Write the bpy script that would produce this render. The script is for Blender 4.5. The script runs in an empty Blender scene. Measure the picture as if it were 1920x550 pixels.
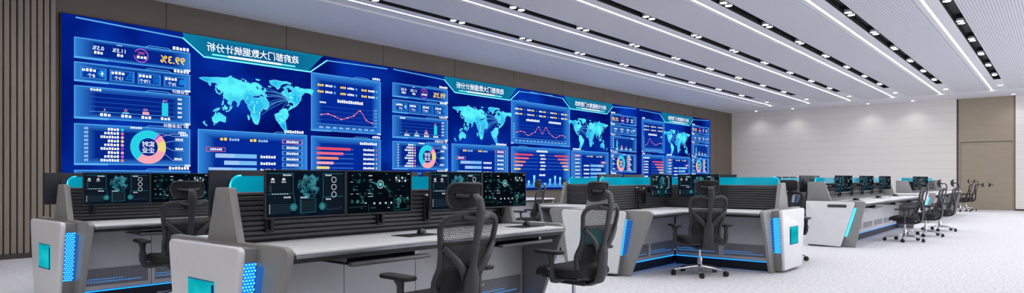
import bpy, bmesh, math, random
from mathutils import Vector, Matrix, geometry
random.seed(7)
PI = math.pi
SC = bpy.context.scene
COL = SC.collection

# ------------------------------------------------------------------ materials
def lin(c):
    return tuple(((v/255.0)/12.92 if v/255.0 <= 0.04045 else ((v/255.0+0.055)/1.055)**2.4) for v in c[:3]) + (1.0,)

MATS = {}
def _new(name):
    m = bpy.data.materials.new(name); m.use_nodes = True
    nt = m.node_tree; nt.nodes.clear()
    out = nt.nodes.new('ShaderNodeOutputMaterial')
    MATS[name] = m
    return m, nt, out

def _coord(nt, kind='Object', scale=(1, 1, 1)):
    tc = nt.nodes.new('ShaderNodeTexCoord'); mp = nt.nodes.new('ShaderNodeMapping')
    mp.inputs['Scale'].default_value = scale
    nt.links.new(tc.outputs[kind], mp.inputs['Vector'])
    return mp.outputs['Vector']

def _ramp(nt, fac, stops):
    r = nt.nodes.new('ShaderNodeValToRGB'); e = r.color_ramp.elements
    while len(e) < len(stops): e.new(0.5)
    for i, (p, c) in enumerate(stops):
        e[i].position = p; e[i].color = c
    nt.links.new(fac, r.inputs['Fac'])
    return r.outputs['Color']

def _math(nt, op, a, b=None, c=None):
    n = nt.nodes.new('ShaderNodeMath'); n.operation = op
    for i, v in enumerate((a, b, c)):
        if v is None: continue
        if isinstance(v, (int, float)): n.inputs[i].default_value = v
        else: nt.links.new(v, n.inputs[i])
    return n.outputs[0]

def surf(name, rgb, rough=0.5, metal=0.0, var=0.06, scale=(8, 8, 8), bump=0.0, spec=0.5, coat=0.0):
    """painted / moulded surface with a fine noise grain"""
    m, nt, out = _new(name)
    p = nt.nodes.new('ShaderNodeBsdfPrincipled')
    n = nt.nodes.new('ShaderNodeTexNoise'); n.inputs['Scale'].default_value = 1.0; n.inputs['Detail'].default_value = 4
    nt.links.new(_coord(nt, 'Object', scale), n.inputs['Vector'])
    c = lin(rgb)
    a = tuple(max(0, v*(1-var)) for v in c[:3]) + (1,); b = tuple(min(1, v*(1+var)) for v in c[:3]) + (1,)
    nt.links.new(_ramp(nt, n.outputs['Fac'], [(0.3, a), (0.7, b)]), p.inputs['Base Color'])
    p.inputs['Roughness'].default_value = rough; p.inputs['Metallic'].default_value = metal
    p.inputs['Specular IOR Level'].default_value = spec
    if coat: p.inputs['Coat Weight'].default_value = coat
    if bump:
        bn = nt.nodes.new('ShaderNodeBump'); bn.inputs['Strength'].default_value = bump; bn.inputs['Distance'].default_value = 0.004
        nt.links.new(n.outputs['Fac'], bn.inputs['Height']); nt.links.new(bn.outputs['Normal'], p.inputs['Normal'])
    nt.links.new(p.outputs['BSDF'], out.inputs['Surface'])
    return m

def glow(name, rgb, strength=1.0, rgb2=None, scale=(3, 3, 3), lo=0.35, hi=0.65, kind='Object'):
    """a light-giving surface (screen pixels, LEDs)"""
    m, nt, out = _new(name)
    e = nt.nodes.new('ShaderNodeEmission'); e.inputs['Strength'].default_value = strength
    if rgb2 is None:
        e.inputs['Color'].default_value = lin(rgb)
    else:
        n = nt.nodes.new('ShaderNodeTexNoise'); n.inputs['Scale'].default_value = 1.0; n.inputs['Detail'].default_value = 5
        nt.links.new(_coord(nt, kind, scale), n.inputs['Vector'])
        nt.links.new(_ramp(nt, n.outputs['Fac'], [(lo, lin(rgb)), (hi, lin(rgb2))]), e.inputs['Color'])
    nt.links.new(e.outputs[0], out.inputs['Surface'])
    return m

def uv_panel(name, inner, edge, width=0.16, strength=1.0, power=1.0):
    """lit dashboard pane: brighter along its border"""
    m, nt, out = _new(name)
    tc = nt.nodes.new('ShaderNodeTexCoord'); sx = nt.nodes.new('ShaderNodeSeparateXYZ')
    nt.links.new(tc.outputs['UV'], sx.inputs[0])
    dx = _math(nt, 'ABSOLUTE', _math(nt, 'SUBTRACT', sx.outputs[0], 0.5))
    dy = _math(nt, 'ABSOLUTE', _math(nt, 'SUBTRACT', sx.outputs[1], 0.5))
    d = _math(nt, 'MAXIMUM', dx, dy)
    e = nt.nodes.new('ShaderNodeEmission'); e.inputs['Strength'].default_value = strength
    nt.links.new(_ramp(nt, d, [(0.5-width, lin(inner)), (0.5, lin(edge))]), e.inputs['Color'])
    nt.links.new(e.outputs[0], out.inputs['Surface'])
    return m

def make_materials():
    # --- shell
    m, nt, out = _new('carpet')
    p = nt.nodes.new('ShaderNodeBsdfPrincipled'); p.inputs['Roughness'].default_value = 0.95
    p.inputs['Specular IOR Level'].default_value = 0.1
    v = _coord(nt, 'Object', (1, 1, 1))
    n1 = nt.nodes.new('ShaderNodeTexNoise'); n1.inputs['Scale'].default_value = 13; n1.inputs['Detail'].default_value = 8; n1.inputs['Roughness'].default_value = 0.7
    n2 = nt.nodes.new('ShaderNodeTexNoise'); n2.inputs['Scale'].default_value = 70; n2.inputs['Detail'].default_value = 3
    mp = _coord(nt, 'Object', (1.0, 2.4, 1))
    nt.links.new(mp, n1.inputs['Vector']); nt.links.new(v, n2.inputs['Vector'])
    s = _math(nt, 'ADD', _math(nt, 'MULTIPLY', n1.outputs['Fac'], 0.7), _math(nt, 'MULTIPLY', n2.outputs['Fac'], 0.3))
    nt.links.new(_ramp(nt, s, [(0.36, lin((190, 188, 194))), (0.5, lin((218, 217, 221))), (0.64, lin((234, 233, 236)))]), p.inputs['Base Color'])
    b = nt.nodes.new('ShaderNodeBump'); b.inputs['Strength'].default_value = 0.5; b.inputs['Distance'].default_value = 0.01
    nt.links.new(s, b.inputs['Height']); nt.links.new(b.outputs['Normal'], p.inputs['Normal'])
    nt.links.new(p.outputs[0], out.inputs['Surface'])

    def perforated(name, base, line, sy, sz, f=0.25, ax=('Y', 'Z'), rough=0.7):
        m, nt, out = _new(name)
        p = nt.nodes.new('ShaderNodeBsdfPrincipled'); p.inputs['Roughness'].default_value = rough
        tc = nt.nodes.new('ShaderNodeTexCoord'); sp = nt.nodes.new('ShaderNodeSeparateXYZ')
        nt.links.new(tc.outputs['Object'], sp.inputs[0])
        def band(ch, period, w):
            fr = _math(nt, 'FRACT', _math(nt, 'DIVIDE', sp.outputs[ch], period))
            return _math(nt, 'LESS_THAN', fr, w)
        k = band(ax[0], sy, f)
        if sz: k = _math(nt, 'MAXIMUM', k, band(ax[1], sz, f))
        mx = nt.nodes.new('ShaderNodeMixRGB'); mx.inputs[1].default_value = lin(base); mx.inputs[2].default_value = lin(line)
        nt.links.new(k, mx.inputs[0]); nt.links.new(mx.outputs[0], p.inputs['Base Color'])
        nt.links.new(p.outputs[0], out.inputs['Surface'])
    perforated('wall_white', (222, 217, 212), (215, 210, 206), 0.10, 0.30, 0.12)
    perforated('ceiling_ribbed', (214, 214, 220), (180, 180, 190), 0.046, None, 0.42)
    surf('ceiling_smooth', (216, 216, 222), 0.6, var=0.02)
    surf('taupe', (100, 90, 79), 0.55, var=0.05, scale=(1.5, 1.5, 6))
    surf('door_taupe', (152, 139, 121), 0.5, var=0.04, scale=(1.5, 1.5, 6))
    surf('taupe_dark', (60, 55, 50), 0.6)
    surf('slat_wood', (134, 123, 112), 0.5, var=0.10, scale=(14, 14, 1.2))
    surf('seam', (58, 52, 47), 0.7)
    surf('channel_black', (20, 20, 24), 0.6)
    surf('base_dark', (42, 42, 45), 0.5)
    surf('plain_wall', (188, 184, 178), 0.7)
    # --- furniture
    surf('panel_white', (226, 226, 229), 0.32, var=0.02, coat=0.2)
    surf('leg_grey', (142, 141, 139), 0.42, var=0.04, metal=0.1)
    surf('worktop', (232, 232, 236), 0.35, var=0.02)
    surf('edge_metal', (132, 134, 142), 0.3, metal=0.7, var=0.05)
    surf('under_dark', (20, 20, 24), 0.5)
    surf('door_grey', (206, 206, 213), 0.3, var=0.03, coat=0.3)
    surf('slat_grey', (74, 74, 77), 0.4, metal=0.3, var=0.05)
    surf('slat_gap', (24, 24, 26), 0.6)
    surf('rail_grey', (102, 102, 106), 0.4, metal=0.3)
    surf('black_plastic', (24, 25, 28), 0.42, var=0.10)
    surf('chair_black', (40, 41, 46), 0.40, var=0.12)
    surf('fabric_black', (34, 34, 37), 0.9, var=0.25, scale=(220, 220, 220), bump=0.4)
    surf('rubber', (16, 16, 18), 0.6)
    surf('chrome', (205, 206, 210), 0.14, metal=1.0, var=0.03)
    surf('steel', (150, 150, 152), 0.3, metal=0.9)
    surf('screen_back', (26, 28, 40), 0.5)
    surf('mouse_dark', (40, 46, 44), 0.35, coat=0.4)
    surf('pad_black', (14, 14, 16), 0.85)
    surf('led_back', (30, 60, 120), 0.35)

    # see-through chair mesh: black threads round holes
    def netting(name, period, hole, thread):
        m, nt, out = _new(name)
        tc = nt.nodes.new('ShaderNodeTexCoord'); sp = nt.nodes.new('ShaderNodeSeparateXYZ')
        nt.links.new(tc.outputs['Object'], sp.inputs[0])
        zr = _math(nt, 'DIVIDE', sp.outputs['Z'], period*0.866)
        row = _math(nt, 'FLOOR', zr)
        off = _math(nt, 'MULTIPLY', _math(nt, 'MODULO', row, 2.0), 0.5)
        fx = _math(nt, 'SUBTRACT', _math(nt, 'FRACT', _math(nt, 'ADD', _math(nt, 'DIVIDE', sp.outputs['X'], period), off)), 0.5)
        fz = _math(nt, 'SUBTRACT', _math(nt, 'FRACT', zr), 0.5)
        d = _math(nt, 'SQRT', _math(nt, 'ADD', _math(nt, 'MULTIPLY', fx, fx), _math(nt, 'MULTIPLY', fz, fz)))
        k = _math(nt, 'LESS_THAN', d, hole)
        p = nt.nodes.new('ShaderNodeBsdfPrincipled'); p.inputs['Base Color'].default_value = lin(thread); p.inputs['Roughness'].default_value = 0.7
        t = nt.nodes.new('ShaderNodeBsdfTransparent'); mx = nt.nodes.new('ShaderNodeMixShader')
        nt.links.new(k, mx.inputs[0]); nt.links.new(p.outputs[0], mx.inputs[1]); nt.links.new(t.outputs[0], mx.inputs[2])
        nt.links.new(mx.outputs[0], out.inputs['Surface'])
    netting('net_open', 0.0115, 0.36, (46, 46, 50))
    netting('net_dense', 0.0095, 0.16, (32, 32, 36))

    # vent plate of a cabinet: grid of dark holes
    m, nt, out = _new('vent_plate')
    tc = nt.nodes.new('ShaderNodeTexCoord'); sp = nt.nodes.new('ShaderNodeSeparateXYZ')
    nt.links.new(tc.outputs['Object'], sp.inputs[0])
    hx = _math(nt, 'GREATER_THAN', _math(nt, 'FRACT', _math(nt, 'DIVIDE', _math(nt, 'ADD', sp.outputs['X'], sp.outputs['Y']), 0.016)), 0.42)
    hz = _math(nt, 'GREATER_THAN', _math(nt, 'FRACT', _math(nt, 'DIVIDE', sp.outputs['Z'], 0.016)), 0.42)
    k = _math(nt, 'MULTIPLY', hx, hz)
    p = nt.nodes.new('ShaderNodeBsdfPrincipled'); p.inputs['Roughness'].default_value = 0.4
    mx = nt.nodes.new('ShaderNodeMixRGB'); mx.inputs[1].default_value = lin((160, 160, 170)); mx.inputs[2].default_value = lin((44, 44, 50))
    nt.links.new(k, mx.inputs[0]); nt.links.new(mx.outputs[0], p.inputs['Base Color']); nt.links.new(p.outputs[0], out.inputs['Surface'])

    # edge-lit acrylic
    m, nt, out = _new('teal_glass')
    p = nt.nodes.new('ShaderNodeBsdfPrincipled'); p.inputs['Base Color'].default_value = lin((0, 140, 165)); p.inputs['Roughness'].default_value = 0.12
    n = nt.nodes.new('ShaderNodeTexNoise'); n.inputs['Scale'].default_value = 1.0
    nt.links.new(_coord(nt, 'Object', (2, 2, 4)), n.inputs['Vector'])
    nt.links.new(_ramp(nt, n.outputs['Fac'], [(0.3, lin((0, 104, 128))), (0.7, lin((6, 140, 158)))]), p.inputs['Emission Color'])
    p.inputs['Emission Strength'].default_value = 0.95
    t = nt.nodes.new('ShaderNodeBsdfTransparent'); t.inputs['Color'].default_value = (0.35, 0.9, 1.0, 1)
    mx = nt.nodes.new('ShaderNodeMixShader'); mx.inputs[0].default_value = 0.22
    nt.links.new(p.outputs[0], mx.inputs[1]); nt.links.new(t.outputs[0], mx.inputs[2]); nt.links.new(mx.outputs[0], out.inputs['Surface'])

    # --- lights
    glow('led_white', (255, 255, 255), 9.0)
    glow('lens_white', (255, 255, 255), 8.0)
    glow('led_blue', (24, 140, 255), 2.4)
    glow('led_dot', (70, 205, 255), 1.9)
    glow('led_blue_back', (18, 96, 220), 1.3)
    glow('led_cyan', (60, 215, 255), 2.2)
    glow('led_line_blue', (60, 160, 245), 1.0)
    glow('painted_leg_glow', (52, 125, 225), 0.6)  # lit panel colour, also paints strip glow on the end legs
    glow('niche_teal', (0, 150, 170), 1.0, (30, 205, 210), (3, 3, 5))
    glow('niche_blue', (0, 60, 120), 0.7)
    glow('dot_white', (255, 255, 255), 3.0)
    # --- video wall pixels
    m, nt, out = _new('wall_blue')
    tc = nt.nodes.new('ShaderNodeTexCoord'); n = nt.nodes.new('ShaderNodeTexNoise'); n.inputs['Scale'].default_value = 0.55; n.inputs['Detail'].default_value = 3
    nt.links.new(tc.outputs['Object'], n.inputs['Vector'])
    e = nt.nodes.new('ShaderNodeEmission')
    nt.links.new(_ramp(nt, n.outputs['Fac'], [(0.30, lin((1, 7, 88))), (0.5, lin((2, 28, 128))), (0.68, lin((5, 56, 176)))]), e.inputs['Color'])
    nt.links.new(e.outputs[0], out.inputs['Surface'])
    uv_panel('pane', (3, 38, 136), (50, 130, 218), 0.17)
    uv_panel('pane_wide', (3, 42, 150), (52, 136, 224), 0.14)
    uv_panel('pill', (10, 60, 160), (60, 150, 230), 0.12)
    uv_panel('banner', (6, 70, 130), (14, 128, 165), 0.45)
    glow('px_white', (240, 248, 255), 1.15)
    glow('px_pale', (160, 200, 245), 1.0)
    glow('px_line', (92, 176, 240), 1.0)
    glow('px_line_dim', (46, 100, 200), 1.0)
    glow('px_cyan', (40, 205, 226), 1.05)
    glow('px_aqua', (120, 240, 255), 1.2)
    glow('px_icon', (20, 130, 225), 1.0)
    glow('px_orange', (255, 205, 80), 1.25)
    glow('px_pink', (245, 170, 185), 1.0)
    glow('px_rose', (235, 110, 140), 1.0)
    glow('px_magenta', (205, 90, 215), 1.0)
    glow('px_red', (226, 80, 110), 1.0)
    glow('px_salmon', (235, 140, 120), 1.0)
    glow('px_yellow', (240, 215, 130), 1.0)
    glow('px_purple', (150, 60, 190), 1.0)
    glow('px_bar', (120, 190, 245), 1.0)
    glow('map_land', (28, 170, 225), 1.1, (88, 236, 244), (2.6, 2.6, 2.6), 0.36, 0.62)
    glow('map_edge', (96, 224, 250), 1.0)
    # --- desk monitor pixels
    glow('mon_dark', (5, 11, 20), 1.0, (12, 26, 42), (6, 6, 6), 0.3, 0.7)
    glow('mon_black', (2, 5, 9), 1.0, (6, 16, 24), (6, 6, 6), 0.3, 0.7)
    glow('mon_pane', (16, 26, 38), 1.0)
    glow('mon_teal', (34, 120, 128), 1.0)
    glow('mon_dim', (52, 78, 92), 1.0)
    glow('mon_white', (205, 215, 222), 1.0)
    glow('mon_aqua', (110, 205, 215), 1.0)
    glow('mon_cloud', (6, 20, 34), 1.0, (70, 150, 170), (26, 26, 26), 0.42, 0.72)
    glow('mon_cloud_green', (6, 26, 30), 1.0, (90, 170, 165), (20, 20, 20), 0.40, 0.72)
make_materials()

# ------------------------------------------------------------------ mesh building
class MB:
    def __init__(s, M=None):
        s.v = []; s.f = []; s.m = []; s.uv = []; s.names = []; s.M = M
    def _mi(s, mat):
        if mat not in s.names: s.names.append(mat)
        return s.names.index(mat)
    def add(s, verts, faces, mat, uvs=None):
        o = len(s.v); k = s._mi(mat)
        s.v += [tuple(v) for v in verts]
        for i, f in enumerate(faces):
            s.f.append([o+j for j in f]); s.m.append(k)
            s.uv.append(uvs[i] if uvs else None)
        return s
    def add_bm(s, bm, mat, M=None):
        bm.verts.ensure_lookup_table()
        for i, v in enumerate(bm.verts): v.index = i
        vs = [(M @ v.co if M else v.co.copy()) for v in bm.verts]
        s.add(vs, [[v.index for v in f.verts] for f in bm.faces], mat); bm.free()
        return s
    def box(s, x0, x1, y0, y1, z0, z1, mat, bev=0.0, seg=2, M=None):
        bm = bmesh.new(); bmesh.ops.create_cube(bm, size=1.0)
        for v in bm.verts:
            v.co = Vector(((x0+x1)/2+v.co.x*(x1-x0), (y0+y1)/2+v.co.y*(y1-y0), (z0+z1)/2+v.co.z*(z1-z0)))
        if bev > 0:
            bmesh.ops.bevel(bm, geom=bm.edges[:], offset=bev, segments=seg, profile=0.5, affect='EDGES', clamp_overlap=True)
        return s.add_bm(bm, mat, M)
    def prism(s, pts, axis, a, b, mat, bev=0.0, seg=2, M=None):
        """polygon pts in the plane across 'axis', extruded a..b.  x: (y,z)  y: (x,z)  z: (x,y)"""
        def P(p, t):
            return (t, p[0], p[1]) if axis == 'x' else ((p[0], t, p[1]) if axis == 'y' else (p[0], p[1], t))
        bm = bmesh.new()
        A = [bm.verts.new(P(p, a)) for p in pts]; B = [bm.verts.new(P(p, b)) for p in pts]
        n = len(pts)
        fa = bm.faces.new(A); fb = bm.faces.new(B[::-1])
        for i in range(n): bm.faces.new((A[i], B[i], B[(i+1) % n], A[(i+1) % n]))
        bmesh.ops.recalc_face_normals(bm, faces=bm.faces[:])
        if bev > 0:
            ed = list({e for e in list(fa.edges)+list(fb.edges)})
            bmesh.ops.bevel(bm, geom=ed, offset=bev, segments=seg, profile=0.5, affect='EDGES', clamp_overlap=True)
        bmesh.ops.triangulate(bm, faces=[f for f in bm.faces if len(f.verts) > 4])
        return s.add_bm(bm, mat, M)
    def tube(s, pts, r, mat, n=8, closed=False, sx=1.0, sy=1.0, up=(0, 0, 1), caps=True):
        """sweep; section half sizes r*sx (sideways) and r*sy (along up)"""
        P = [Vector(p) for p in pts]; k = len(P); up = Vector(up)
        rs = r if isinstance(r, (list, tuple)) else [r]*k
        V = []; prev = None
        for i in range(k):
            if closed: t = P[(i+1) % k]-P[(i-1) % k]
            else: t = P[min(i+1, k-1)]-P[max(i-1, 0)]
            t.normalize()
            side = t.cross(up)
            if side.length < 0.05: side = prev.copy() if prev is not None else t.cross(Vector((0, 1, 0.01)))
            side.normalize()
            if prev is not None and side.dot(prev) < 0: side = -side
            prev = side
            nu = side.cross(t).normalized()
            for j in range(n):
                a = 2*PI*j/n
                V.append(P[i]+side*(math.cos(a)*rs[i]*sx)+nu*(math.sin(a)*rs[i]*sy))
        F = []
        for i in range(k if closed else k-1):
            i2 = (i+1) % k
            for j in range(n):
                j2 = (j+1) % n
                F.append((i*n+j, i*n+j2, i2*n+j2, i2*n+j))
        if not closed and caps:
            F.append(tuple(range(n))[::-1]); F.append(tuple((k-1)*n+j for j in range(n)))
        return s.add(V, F, mat)
    def lathe(s, prof, mat, n=16, c=(0, 0, 0), M=None):
        V = []; F = []
        for (r, z) in prof:
            for j in range(n):
                a = 2*PI*j/n
                p = Vector((c[0]+r*math.cos(a), c[1]+r*math.sin(a), c[2]+z))
                V.append(M @ p if M else p)
        for i in range(len(prof)-1):
            for j in range(n):
                j2 = (j+1) % n
                F.append((i*n+j, i*n+j2, (i+1)*n+j2, (i+1)*n+j))
        F.append(tuple(range(n))[::-1]); F.append(tuple((len(prof)-1)*n+j for j in range(n)))
        return s.add(V, F, mat)
    # flat picture elements on a screen facing -Y: (x, z) at depth y
    def rect(s, x0, z0, x1, z1, y, mat):
        return s.add([(x0, y, z0), (x1, y, z0), (x1, y, z1), (x0, y, z1)], [(0, 1, 2, 3)], mat, [[(0, 0), (1, 0), (1, 1), (0, 1)]])
    def poly(s, pts, y, mat):
        tri = geometry.tessellate_polygon([[Vector((p[0], p[1], 0)) for p in pts]])
        return s.add([(p[0], y, p[1]) for p in pts], [tuple(t) for t in tri], mat)
    def fan(s, pts, y, mat):
        x0 = min(p[0] for p in pts); x1 = max(p[0] for p in pts); z0 = min(p[1] for p in pts); z1 = max(p[1] for p in pts)
        return s.add([(p[0], y, p[1]) for p in pts], [tuple(range(len(pts)))], mat, [[((p[0]-x0)/(x1-x0), (p[1]-z0)/(z1-z0)) for p in pts]])
    def line(s, pts, w, y, mat, closed=False):
        k = len(pts)
        for i in range(k if closed else k-1):
            a = Vector(pts[i]); b = Vector(pts[(i+1) % k]); d = b-a
            if d.length < 1e-6: continue
            d.normalize(); q = Vector((-d.y, d.x))*w/2; e = d*w*0.3
            a = a-e; b = b+e
            s.add([(a.x-q.x, y, a.y-q.y), (b.x-q.x, y, b.y-q.y), (b.x+q.x, y, b.y+q.y), (a.x+q.x, y, a.y+q.y)], [(0, 1, 2, 3)], mat)
        return s
    def ring(s, cx, cz, r0, r1, y, mat, a0=0.0, a1=2*PI, n=32):
        V = []; F = []
        for i in range(n+1):
            a = a0+(a1-a0)*i/n
            V += [(cx+r0*math.cos(a), y, cz+r0*math.sin(a)), (cx+r1*math.cos(a), y, cz+r1*math.sin(a))]
        for i in range(n): F.append((2*i, 2*i+1, 2*i+3, 2*i+2))
        return s.add(V, F, mat)
    def text(s, t, x, z, size, y, mat, align='LEFT'):
        V, F, w = text_geo(t)
        ox = x if align == 'LEFT' else (x-w*size if align == 'RIGHT' else x-w*size/2)
        return s.add([(ox+v[0]*size, y, z+v[1]*size) for v in V], F, mat)
    def build(s, name, parent=None, smooth=True, flipx=None, angle=32):
        me = bpy.data.meshes.new(name)
        vs = s.v
        if flipx is not None: vs = [(flipx-v[0], v[1], v[2]) for v in vs]
        if s.M is not None: vs = [tuple(s.M @ Vector(v)) for v in vs]
        me.from_pydata(vs, [], s.f)
        for n in s.names: me.materials.append(MATS[n])
        me.polygons.foreach_set('material_index', s.m)
        if any(u is not None for u in s.uv):
            ul = me.uv_layers.new(name='UVMap')
            for p, u in zip(me.polygons, s.uv):
                if u:
                    for li, c in zip(p.loop_indices, u): ul.data[li].uv = c
        if smooth:
            me.polygons.foreach_set('use_smooth', [True]*len(me.polygons))
            me.set_sharp_from_angle(angle=math.radians(angle))
        me.update()
        o = bpy.data.objects.new(name, me); COL.objects.link(o)
        if parent is not None: o.parent = parent
        return o

_TX = {}
def text_geo(t):
    if t in _TX: return _TX[t]
    cu = bpy.data.curves.new('lettering', 'FONT'); cu.body = t; cu.size = 1.0; cu.resolution_u = 2; cu.offset = 0.012
    o = bpy.data.objects.new('lettering', cu); COL.objects.link(o)
    dg = bpy.context.evaluated_depsgraph_get(); dg.update()
    me = o.evaluated_get(dg).to_mesh()
    V = [(v.co.x, v.co.y) for v in me.vertices]; F = [tuple(p.vertices) for p in me.polygons]
    o.evaluated_get(dg).to_mesh_clear()
    bpy.data.objects.remove(o); bpy.data.curves.remove(cu)
    w = max([v[0] for v in V] or [0])
    _TX[t] = (V, F, w)
    return _TX[t]

def rpoly(pts, r, n=5):
    """round the corners of a polygon; r a number or one per corner"""
    out = []; k = len(pts)
    for i in range(k):
        ri = r[i] if isinstance(r, (list, tuple)) else r
        p = Vector(pts[i]); a = Vector(pts[i-1]); b = Vector(pts[(i+1) % k])
        if ri <= 0: out.append(tuple(p)); continue
        u = (a-p).normalized(); w = (b-p).normalized()
        ang = u.angle(w); d = min(ri/math.tan(ang/2), (a-p).length*0.49, (b-p).length*0.49)
        p0 = p+u*d; p1 = p+w*d
        for j in range(n+1):
            t = j/n
            q = p0*(1-t)**2+p*2*t*(1-t)+p1*t*t
            out.append(tuple(q))
    return out

def empty(name, loc=(0, 0, 0), rz=0.0, label=None, cat=None, group=None):
    o = bpy.data.objects.new(name, None); COL.objects.link(o); o.empty_display_size = 0.1
    o.location = loc; o.rotation_euler = (0, 0, rz)
    return tag(o, label, cat, group)
def tag(o, label=None, cat=None, group=None, kind=None):
    if label: o['label'] = label
    if cat: o['category'] = cat
    if group: o['group'] = group
    if kind: o['kind'] = kind
    return o
def copy_tree(o, loc=None, rz=None, label=None, parent=None, group=None):
    c = o.copy(); COL.objects.link(c)
    if parent is not None: c.parent = parent
    if loc is not None: c.location = loc
    if rz is not None: c.rotation_euler = (0, 0, rz)
    if label: c['label'] = label
    if group: c['group'] = group
    for ch in KIDS(o): copy_tree(ch, parent=c)
    return c
def KIDS(o):
    return list(o.children)
# ------------------------------------------------------------------ camera
CAM_H = 1.15; F_PX = 1232.0
cam = bpy.data.cameras.new('camera'); cam.sensor_width = 36.0; cam.lens = 36.0*F_PX/1920.0
cam.shift_y = 60.0/1920.0; cam.clip_end = 200
co = bpy.data.objects.new('camera', cam); COL.objects.link(co)
co.location = (0, 0, CAM_H); co.rotation_euler = (PI/2, 0, math.radians(39.9-90.0))
SC.camera = co

# ------------------------------------------------------------------ the room
XB = 29.45; XF = -5.0; YS = 11.55; YR = -4.5; ZB = 4.11; ZC = 4.14
def struct(o): return tag(o, kind='structure')
struct(MB().box(XF, XB, YR, YS, -0.12, 0.0, 'carpet').build('floor'))
b = MB(); b.box(XB, XB+0.15, YR, 1.27, 0, ZB, 'wall_white'); b.box(XB, XB+0.15, 2.95, YS, 0, ZB, 'wall_white')
struct(b.build('wall_back'))
struct(MB().box(XF, XB+0.15, YS, YS+0.15, 0, ZB+0.3, 'taupe').build('wall_screen'))
struct(MB().box(XF-0.15, XF, YR, YS, 0, ZB+0.3, 'plain_wall').build('wall_front'))
WX0, WX1, WZ0, WZ1 = 8.0, 28.5, 0.5, 3.6     # opening in the unseen side wall, added for the fill lamp
b = MB(); b.box(XF, WX0, YR-0.15, YR, 0, ZB+0.3, 'plain_wall'); b.box(WX1, XB+0.15, YR-0.15, YR, 0, ZB+0.3, 'plain_wall')
b.box(WX0, WX1, YR-0.15, YR, 0, WZ0, 'plain_wall'); b.box(WX0, WX1, YR-0.15, YR, WZ1, ZB+0.3, 'plain_wall')
struct(b.build('wall_side'))

# panel joints of the taupe wall above the video wall
b = MB()
for x in (4.75, 6.98, 9.35, 11.6, 13.9, 16.2, 18.5, 20.8, 23.1, 25.4, 27.7):
    b.box(x-0.006, x+0.006, YS-0.004, YS+0.02, 0, ZB, 'seam')
struct(b.build('trim_1'))
# vertical slat cladding beside the video wall
b = MB(); b.box(-2.0, 3.16, YS-0.03, YS+0.01, 0.0, ZB, 'seam')
x = -1.96
while x < 3.12:
    b.box(x, x+0.063, YS-0.085, YS-0.02, 0.07, ZB, 'slat_wood', 0.006, 1); x += 0.08
b.box(-2.0, 3.16, YS-0.09, YS-0.02, 0.0, 0.07, 'taupe_dark')
struct(b.build('trim_2'))
# door bay: taupe infill, double door
b = MB()
b.box(XB+0.03, XB+0.15, 1.27, 2.95, 2.50, ZB, 'door_taupe'); b.box(XB+0.03, XB+0.15, 2.88, 2.95, 0, 2.5, 'door_taupe'); b.box(XB+0.03, XB+0.15, 1.27, 1.33, 0, 2.5, 'door_taupe')
b.box(XB-0.005, XB+0.15, 2.95, 3.00, 0, ZB, 'taupe_dark'); b.box(XB-0.004, XB+0.12, 1.255, 1.275, 0, ZB, 'taupe_dark')
b.box(XB+0.02, XB+0.1, 1.33, 2.88, 2.48, 2.50, 'taupe_dark')
struct(b.build('trim_3'))
door = struct(empty('door_1', (XB+0.04, 2.105, 0)))
for nm, y0, y1, sgn in (('door_leaf', 0.004, 0.77, 1), ('door_leaf', -0.77, -0.004, -1)):
    lf = MB().box(0, 0.05, y0, y1, 0.005, 2.475, 'door_taupe', 0.004, 1).build(nm, door)
    h = MB(); yy = 0.10*sgn
    h.box(-0.012, 0.002, yy-0.03, yy+0.03, 0.84, 0.98, 'base_dark', 0.006)
    h.tube([(-0.01, yy, 0.93), (-0.05, yy, 0.93), (-0.055, yy+0.02*sgn, 0.93), (-0.055, yy+0.13*sgn, 0.93)], 0.010, 'base_dark', 8)
    h.lathe([(0.012, 0), (0.012, 0.012)], 'steel', 12, M=Matrix.Translation((-0.02, yy, 0.87)) @ Matrix.Rotation(PI/2, 4, 'Y'))
    tag(h.build('door_handle', lf), 'dark lever handle on a plate')
b = MB(); b.box(XB-0.012, XB+0.01, YR, 1.25, 0, 0.06, 'base_dark'); struct(b.build('baseboard_back'))

# ceiling: ribbed bays, black channels, flat border
K = (ZC-CAM_H)/(4.11-CAM_H)
ROWS = [(1.78+1.454*k)*K for k in range(-4, 6)]          # LED line of each bay, from the near side to the video wall
XE = 27.2*K; XCH = 24.3*K
b = MB(); ys = []
for y in ROWS:
    c0, c1 = y-0.41*K, y-0.22*K
    b.box(XCH, XE, c0, c1, ZC, ZC+0.25, 'ceiling_smooth')
    b.box(XF, XE, c1, y-0.022, ZC, ZC+0.25, 'ceiling_smooth')
    b.box(XF, XE, y+0.022, y+0.115, ZC, ZC+0.25, 'ceiling_smooth')
    b.box(XF, XE, y-0.022, y+0.022, ZC+0.016, ZC+0.25, 'ceiling_smooth')
    ny = y+1.454*K-0.41*K
    if y != ROWS[-1]: b.box(XF, XE, y+0.125, ny, ZC, ZC+0.25, 'ceiling_ribbed')
    else: b.box(XF, XE, y+0.125, y+0.30, ZC, ZC+0.25, 'ceiling_smooth')
    b.box(XF, XCH, c0, c1, ZC+0.12, ZC+0.25, 'channel_black')
    b.box(XF, XE, y+0.115, y+0.125, ZC+0.02, ZC+0.25, 'channel_black')
    b.box(XF, XCH, c0-0.001, c0+0.004, ZC+0.002, ZC+0.13, 'channel_black'); b.box(XF, XCH, c1-0.004, c1+0.001, ZC+0.002, ZC+0.13, 'channel_black')
    b.box(XCH-0.004, XCH+0.001, c0, c1, ZC+0.002, ZC+0.13, 'channel_black')
b.box(XF, XE, YR, ROWS[0]-0.41*K, ZC, ZC+0.25, 'ceiling_ribbed')
b.box(XE, XB+0.15, YR, YS, ZB, ZC+0.25, 'ceiling_smooth'); b.box(XF, XE, ROWS[-1]+0.30, YS, ZB, ZC+0.25, 'ceiling_smooth')
struct(b.build('ceiling', smooth=False))

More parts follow.
